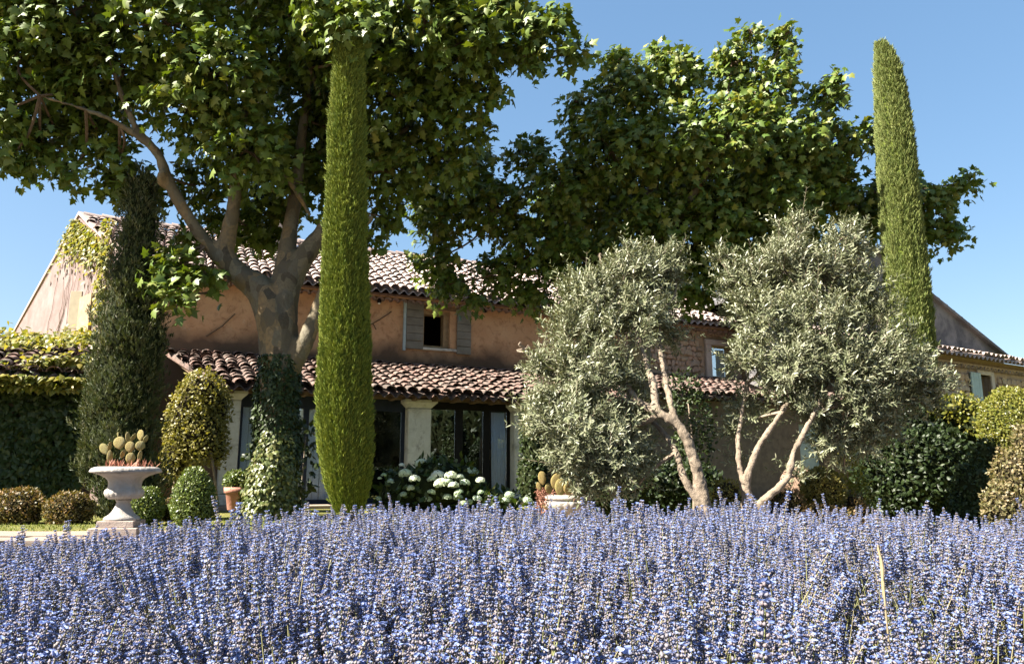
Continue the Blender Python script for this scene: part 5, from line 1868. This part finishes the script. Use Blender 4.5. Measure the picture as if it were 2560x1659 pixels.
cac = empty('prickly_pear', uc + Vector((0, 0, hz(1169))), 0, 'prickly pear cactus with flat yellowish pads growing in the white urn', 'cactus')
Q = lambda x, y: (180 + x * 280 / 1393, 1050 + y * 310 / 1542)
for (x, y, w, h, rot, yaw) in [(465, 545, 78, 180, -.05, .5), (435, 425, 112, 165, -.55, .3), (455, 395, 60, 140, .10, 1.1), (590, 360, 165, 165, -.1, .1), (570, 210, 22, 70, -.1, 0), (715, 400, 130, 145, 0, .2), (700, 285, 68, 150, -.16, .7), (725, 265, 60, 130, .55, .9), (850, 255, 108, 145, -.05, -.2), (885, 285, 60, 115, .45, .5), (840, 380, 130, 130, .05, .4), (610, 470, 80, 110, .3, 1.2), (720, 545, 125, 150, 0, .4), (830, 520, 60, 150, .1, .6), (660, 410, 40, 60, -.3, .8)]:
    u, v = Q(x, y)
    pad(cac, u, v, 7.25 + random.uniform(-.06, .08), w * .178, h * .19, rot, yaw)
RNG = np.random.default_rng(93)
k = 90
P = np.stack([uc.x + RNG.uniform(-.15, .24, k), uc.y + RNG.uniform(-.18, .12, k), np.full(k, uc.z + hz(1170))], 1)
o = leaf_cloud('dry_weeds', DIA_LEAF, P, unit(np.stack([RNG.normal(0, .5, k), RNG.normal(0, .5, k), np.ones(k)], 1)), rdir(k), RNG.uniform(.03, .10, k), M['dry_red'], width=np.full(k, .35), kind='stuff')

# ------------------------------------------------------------------ second, fluted urn
vc = pt(1420, 1302, 8.1)
vc.z = 0
k2 = 8.1 / F
urn2 = empty('urn', vc, 0, 'low fluted stone bowl urn, partly hidden by the left olive branches', 'urn')
h0 = pt(1420, 1236, 8.1).z


def h2(v):
    return h0 - (v - 1236) * k2


flute = lambda i, t: 1 + .045 * abs(math.cos(11 * t)) * (1 if i in (2, 3, 4) else 0)
MB().box(-30 * k2, 30 * k2, -30 * k2, 30 * k2, 0, h2(1316), bev=.006).build('plinth', M['urn_base'], urn2)
MB().lathe([(27 * k2, h2(1315.8)), (26 * k2, h2(1311)), (15 * k2, h2(1304)), (13 * k2, h2(1296)), (17 * k2, h2(1291)), (19 * k2, h2(1288))], 32).build('stem', M['urn_stone'], urn2, smooth=True)
MB().lathe([(19 * k2, h2(1287.8)), (28 * k2, h2(1284)), (44 * k2, h2(1274)), (53 * k2, h2(1262)), (55 * k2, h2(1252)), (50 * k2, h2(1250)), (49 * k2, h2(1249))], 132, mod=flute).build('bowl', M['urn_stone'], urn2, smooth=True)
MB().lathe([(49 * k2, h2(1248.8)), (56 * k2, h2(1247)), (57 * k2, h2(1241)), (54 * k2, h2(1238)), (46 * k2, h2(1236)), (42 * k2, h2(1240))], 64).build('rim', M['urn_stone'], urn2, smooth=True)
cac2 = empty('prickly_pear', vc + Vector((0, 0, h2(1240))), 0, 'small pale cactus pads in the fluted stone bowl', 'cactus')
for (u, v, w, h, rot, yaw) in [(1358, 1212, 20, 34, -.15, .2), (1356, 1198, 19, 20, -.1, .1), (1385, 1222, 30, 40, .3, .3), (1400, 1240, 32, 44, .1, .3), (1420, 1238, 34, 36, .2, .5), (1352, 1226, 14, 22, -.4, .4), (1375, 1235, 22, 28, -.2, .6)]:
    pad(cac2, u, v, 8.0 + random.uniform(-.05, .05), w, h, rot, yaw)
k = 900
a = RNG.uniform(0, 6.28, k)
rr = RNG.uniform(.0, .25, k)
P = np.stack([vc.x + rr * np.cos(a), vc.y + rr * np.sin(a), h2(1243) + RNG.uniform(-.02, .07, k)], 1)
sp_ = RNG.random(k) < .4
P[sp_] = np.stack([vc.x - .23 - RNG.random(sp_.sum()) * .10, vc.y - .05 + RNG.uniform(-.1, .1, sp_.sum()), h2(1243) - RNG.uniform(-.10, .16, sp_.sum())], 1)
o = leaf_cloud('dry_succulent', DIA_LEAF, P, rdir(k), rdir(k), RNG.uniform(.02, .05, k), M['dry_red'], width=np.full(k, .5))
tag(o, 'dry reddish succulent spilling over the left side of the fluted bowl', 'plant')

# ------------------------------------------------------------------ trees beyond the road, only seen mirrored in the panes
for i, (x, y, r) in enumerate([(15, 1.5, 3.4), (19, -3.5, 3.2), (22, 5, 3.6), (27, 0, 4), (13.8, -5.8, 3.0)]):
    fill_shrub('roadside_tree', 'dark bushy roadside tree mirrored in the porch panes, %s from the lavender' % ['nearest', 'second', 'third', 'farthest', 'frontmost'][i], 'tree', [(Vector((x, y, 3.2)), (r, r, 3.4))], 2600, .35, OVAL_LEAF, M['laurel_leaf'], 140 + i, M['dark_core'], ragged=.15)

# ------------------------------------------------------------------ lavender
def lav_stem_mesh(seed):
    """One flowering stem, unit metres: returns (spike verts, tris, tint, material index), (stalk ...)."""
    rng = np.random.default_rng(seed)
    H = rng.uniform(.46, .56)
    Ls = rng.uniform(.060, .095)
    bend = rng.normal(0, .03, 2)
    axis = lambda t: np.array([bend[0] * t * t, bend[1] * t * t, t * (H + Ls)])
    SV, ST_, SM, SR = [], [], [], []

    def tri(vs, fs, m, r):
        n = len(SV)
        SV.extend(vs)
        for f in fs:
            ST_.append([i + n for i in f])
            SM.append(m)
        SR.extend([r] * len(vs))
    nw = rng.integers(9, 12)
    whorls = [H / (H + Ls) + (1 - H / (H + Ls)) * (k / (nw - 1)) ** .9 for k in range(nw)]
    fresh = rng.uniform(.15, .65)
    for wi, t in enumerate(whorls):
        c = axis(t)
        f = wi / len(whorls)
        R = .0044 + .0020 * math.sin(math.pi * min(1, f + .15))
        nf = 6 if f < .8 else 4
        for k in range(nf):
            a = 2 * math.pi * (k + .5 * (wi % 2)) / nf + rng.uniform(-.2, .2)
            o = np.array([math.cos(a), math.sin(a), 0])
            d = o * .75 + np.array([0, 0, 1.0 + .5 * f]) + rng.normal(0, .12, 3)
            d /= np.linalg.norm(d)
            s = np.cross(d, [0, 0, 1.0])
            s /= np.linalg.norm(s)
            n_ = np.cross(s, d)
            b0 = c + o * R * .4
            L = rng.uniform(.0060, .0088) * (1 - .25 * f)
            w = .0023
            r = rng.random()
            tri([b0, b0 + d * L * .6 + s * w, b0 + d * L * .6 - s * w * .5 + n_ * w, b0 + d * L * .6 - s * w * .5 - n_ * w, b0 + d * L], [(0, 1, 2), (0, 2, 3), (0, 3, 1), (1, 4, 2), (2, 4, 3), (3, 4, 1)], 0, r)
            if rng.random() < fresh:
                e = b0 + d * L * .95
                g = .0034
                r2 = rng.random()
                tw_ = rng.uniform(-1, 1)
                s = s * math.cos(tw_) + n_ * math.sin(tw_)
                n_ = np.cross(s, d)
                out = d * .75 + o * .4
                tri([e, e + out * g * .7 + s * g, e + out * g * 1.3 + s * g * .1, e + out * g * .7 - s * g, e + n_ * g * 1.2 + s * g * .6, e + n_ * g * 1.2 - s * g * .6], [(0, 1, 2), (0, 2, 3), (0, 4, 5), (1, 4, 0), (3, 0, 5)], 1, r2)
    KV, KT = [], []
    n = 6
    for i in range(n):
        t = i / (n - 1) * .985
        c = axis(t)
        rad = .0016 - .0006 * t
        for k in range(3):
            a = 2.094 * k
            KV.append(c + np.array([math.cos(a), math.sin(a), 0]) * rad)
    for i in range(n - 1):
        for k in range(3):
            a, b_ = i * 3 + k, i * 3 + (k + 1) % 3
            KT += [(a, b_, b_ + 3), (a, b_ + 3, a + 3)]
    return (np.array(SV), np.array(ST_), np.array(SM), np.array(SR)), (np.array(KV), np.array(KT))


def finish(me, mats, mi):
    for m_ in mats:
        me.materials.append(m_)
    me.polygons.foreach_set('material_index', np.asarray(mi, np.int32))
    return me


NV = 8
spikes, stalks, whole = [], [], []
for s in range(NV):
    (SV, ST_, SM, SR), (KV, KT) = lav_stem_mesh(300 + s)
    spikes.append(finish(mesh_np('flower_spike', SV, ST_, SR * .5), [M['lav_calyx'], M['lav_petal']], SM))
    k_ = mesh_np('stalk', KV, KT)
    k_.materials.append(M['lav_stalk'])
    stalks.append(k_)
    whole.append(finish(mesh_np('lavender_stem_whole', np.concatenate([SV, KV]), np.concatenate([ST_, KT + len(SV)]), np.concatenate([SR * .5, np.zeros(len(KV))])), [M['lav_calyx'], M['lav_petal'], M['lav_stalk']], np.concatenate([SM, np.full(len(KT), 2)])))
# leafy basal shoot
rng = np.random.default_rng(333)
LV, LT = [], []
for k in range(16):
    a = k * 2.4
    z = .02 + .018 * k
    o_ = np.array([math.cos(a), math.sin(a), .9])
    s_ = np.array([-math.sin(a), math.cos(a), 0]) * .0035
    c = np.array([0, 0, z])
    n = len(LV)
    LV += [c, c + o_ * .022 + s_, c + o_ * .045, c + o_ * .022 - s_]
    LT += [(n, n + 1, n + 2), (n, n + 2, n + 3)]
shoot = mesh_np('lavender_shoot', LV, LT)
shoot.materials.append(M['lav_leaf'])

# plants on a loose grid of rows; every stem fans out of its plant
rng = np.random.default_rng(77)
pos, rot, scl, var = [], [], [], []
py = .95
row = 0
while py < WALL_Y - .28:
    half = py * 2560 / 2 / F + .9
    px = -half + rng.uniform(0, .3)
    while px < half:
        cx, cy = px + rng.normal(0, .05), py + rng.normal(0, .05)
        ns = int(rng.uniform(220, 330) * (.80 + .75 * noise.noise(Vector((cx * .9 + 4, cy * 1.1, 1.7)))) * (.82 if cx > .4 else 1))
        hs = rng.uniform(.94, 1.06)
        for _ in range(ns):
            a = rng.uniform(0, 2 * math.pi)
            q = rng.random() ** .55
            b0 = np.array([cx + .10 * q * math.cos(a), cy + .10 * q * math.sin(a)])
            lean = q * .62 + rng.normal(0, .06)
            s = hs * rng.uniform(.90, 1.08) * (1.14 - .06 * q)
            if rng.random() < .025:
                s *= 1.12
            pos.append((b0[0], b0[1], bed_z(b0[0], b0[1]) + .06))
            d = Vector((math.sin(lean) * math.cos(a) + rng.normal(0, .04) + .13 * max(-1.4, min(.8, cx + .3)), math.sin(lean) * math.sin(a) + rng.normal(0, .04), math.cos(lean)))
            e = (d.to_track_quat('Z', 'Y') @ Matrix.Rotation(rng.uniform(0, 6.28), 3, 'Z').to_quaternion()).to_euler()
            rot.append(e[:])
            scl.append(s * 1.18)
            var.append(rng.integers(0, NV))
        for _ in range(70):
            a = rng.uniform(0, 2 * math.pi)
            q = rng.random() ** .5
            pos.append((cx + .30 * q * math.cos(a), cy + .30 * q * math.sin(a), bed_z(cx, cy)))
            lean = q * .5
            d = Vector((math.sin(lean) * math.cos(a), math.sin(lean) * math.sin(a), math.cos(lean)))
            rot.append(d.to_track_quat('Z', 'Y').to_euler()[:])
            scl.append(rng.uniform(.7, 1.1))
            var.append(NV)
        px += .50 * rng.uniform(.85, 1.15)
    py += .50
    row += 1
pos, rot, scl, var = np.array(pos), np.array(rot), np.array(scl), np.array(var)
# tip positions, to find the 300 stems that show largest
from mathutils import Euler
tips = np.array([(Vector(p) + Euler(r).to_matrix() @ Vector((0, 0, .55 * s)))[:] for p, r, s in zip(pos, rot, scl)])
clear = np.linalg.norm(tips - np.array([0, 0, EYE]), axis=1) > .80
pos, rot, scl, var, tips = pos[clear], rot[clear], scl[clear], var[clear], tips[clear]
stem = var < NV
cand = np.nonzero(stem)[0]
sel = cand[pick_front(tips[cand], np.ones(len(cand)), 300, 14)]
for i in sel:
    e = bpy.data.objects.new('lavender_stem', None)
    e.empty_display_size = .02
    COL.objects.link(e)
    e.location = pos[i]
    e.rotation_euler = rot[i]
    e.scale = (scl[i],) * 3
    tag(e, 'single lavender stem with a blue flower spike at the near edge of the bed', 'lavender', 'nearest lavender stems')
    for nm, me in (('flower_spike', spikes[var[i]]), ('stalk', stalks[var[i]])):
        o = bpy.data.objects.new(nm, me)
        COL.objects.link(o)
        o.parent = e
mask = np.ones(len(pos), bool)
mask[sel] = False
me = bpy.data.meshes.new('lavender')
me.vertices.add(mask.sum())
me.vertices.foreach_set('co', pos[mask].astype(np.float32).ravel())
for nm, typ, arr, key in (('rot', 'FLOAT_VECTOR', rot[mask].astype(np.float32).ravel(), 'vector'), ('scl', 'FLOAT', scl[mask].astype(np.float32), 'value'), ('var', 'INT', var[mask].astype(np.int32), 'value')):
    a = me.attributes.new(nm, typ, 'POINT')
    a.data.foreach_set(key, arr)
me.update()
lav = link('lavender', me)
tag(lav, 'dense bed of blue lavender filling the whole foreground', 'lavender', kind='stuff')
ng = bpy.data.node_groups.new('lavender_stems', 'GeometryNodeTree')
ng.interface.new_socket('Geometry', in_out='INPUT', socket_type='NodeSocketGeometry')
ng.interface.new_socket('Geometry', in_out='OUTPUT', socket_type='NodeSocketGeometry')
gi = ng.nodes.new('NodeGroupInput')
go = ng.nodes.new('NodeGroupOutput')
m2p = ng.nodes.new('GeometryNodeMeshToPoints')
ng.links.new(gi.outputs[0], m2p.inputs['Mesh'])
iop = ng.nodes.new('GeometryNodeInstanceOnPoints')
ng.links.new(m2p.outputs[0], iop.inputs['Points'])
g2i = ng.nodes.new('GeometryNodeGeometryToInstance')
for me_ in reversed(whole + [shoot]):
    so = bpy.data.objects.new(me_.name + '_source', me_)
    oi = ng.nodes.new('GeometryNodeObjectInfo')
    oi.inputs['Object'].default_value = so
    ng.links.new(oi.outputs['Geometry'], g2i.inputs[0])
ng.links.new(g2i.outputs[0], iop.inputs['Instance'])
iop.inputs['Pick Instance'].default_value = True


def named(nm, typ):
    n_ = ng.nodes.new('GeometryNodeInputNamedAttribute')
    n_.data_type = typ
    n_.inputs['Name'].default_value = nm
    return n_.outputs[0]


ng.links.new(named('var', 'INT'), iop.inputs['Instance Index'])
ng.links.new(named('rot', 'FLOAT_VECTOR'), iop.inputs['Rotation'])
ng.links.new(named('scl', 'FLOAT'), iop.inputs['Scale'])
ng.links.new(iop.outputs[0], go.inputs[0])
md = lav.modifiers.new('stems', 'NODES')
md.node_group = ng
print('lavender stems', len(pos))

# one dry grass stalk standing in the lavender
p0, p1 = pt(2222, 1600, 1.75), pt(2195, 1362, 1.9)
gs0 = empty('grass_stalk', (p0.x, p0.y, bed_z(p0.x, p0.y)), 0, 'dry straw coloured grass stalk with a furry head standing in the lavender at the right', 'grass')
mb = MB()
pp, rr = catmull([(Vector((p0.x + .02, p0.y, bed_z(p0.x, p0.y))), .003), (p0, .0025), (p0.lerp(p1, .6) + Vector((.003, 0, 0)), .002), (p1, .001)], 5)
mb.tube(pp, rr, 5)
mb.build('stalk', M['straw'], gs0, True)
hd = MB()
a, b_ = p0.lerp(p1, .42), p1
pp, rr = catmull([(a, .002), (a.lerp(b_, .2), .0032), (a.lerp(b_, .6) + Vector((.004, 0, 0)), .0042), (a.lerp(b_, .9), .003), (b_, .001)], 5)
hd.tube(pp, [r * random.uniform(.8, 1.15) for r in rr], 7)
hd.build('seed_head', M['straw'], gs0, True)
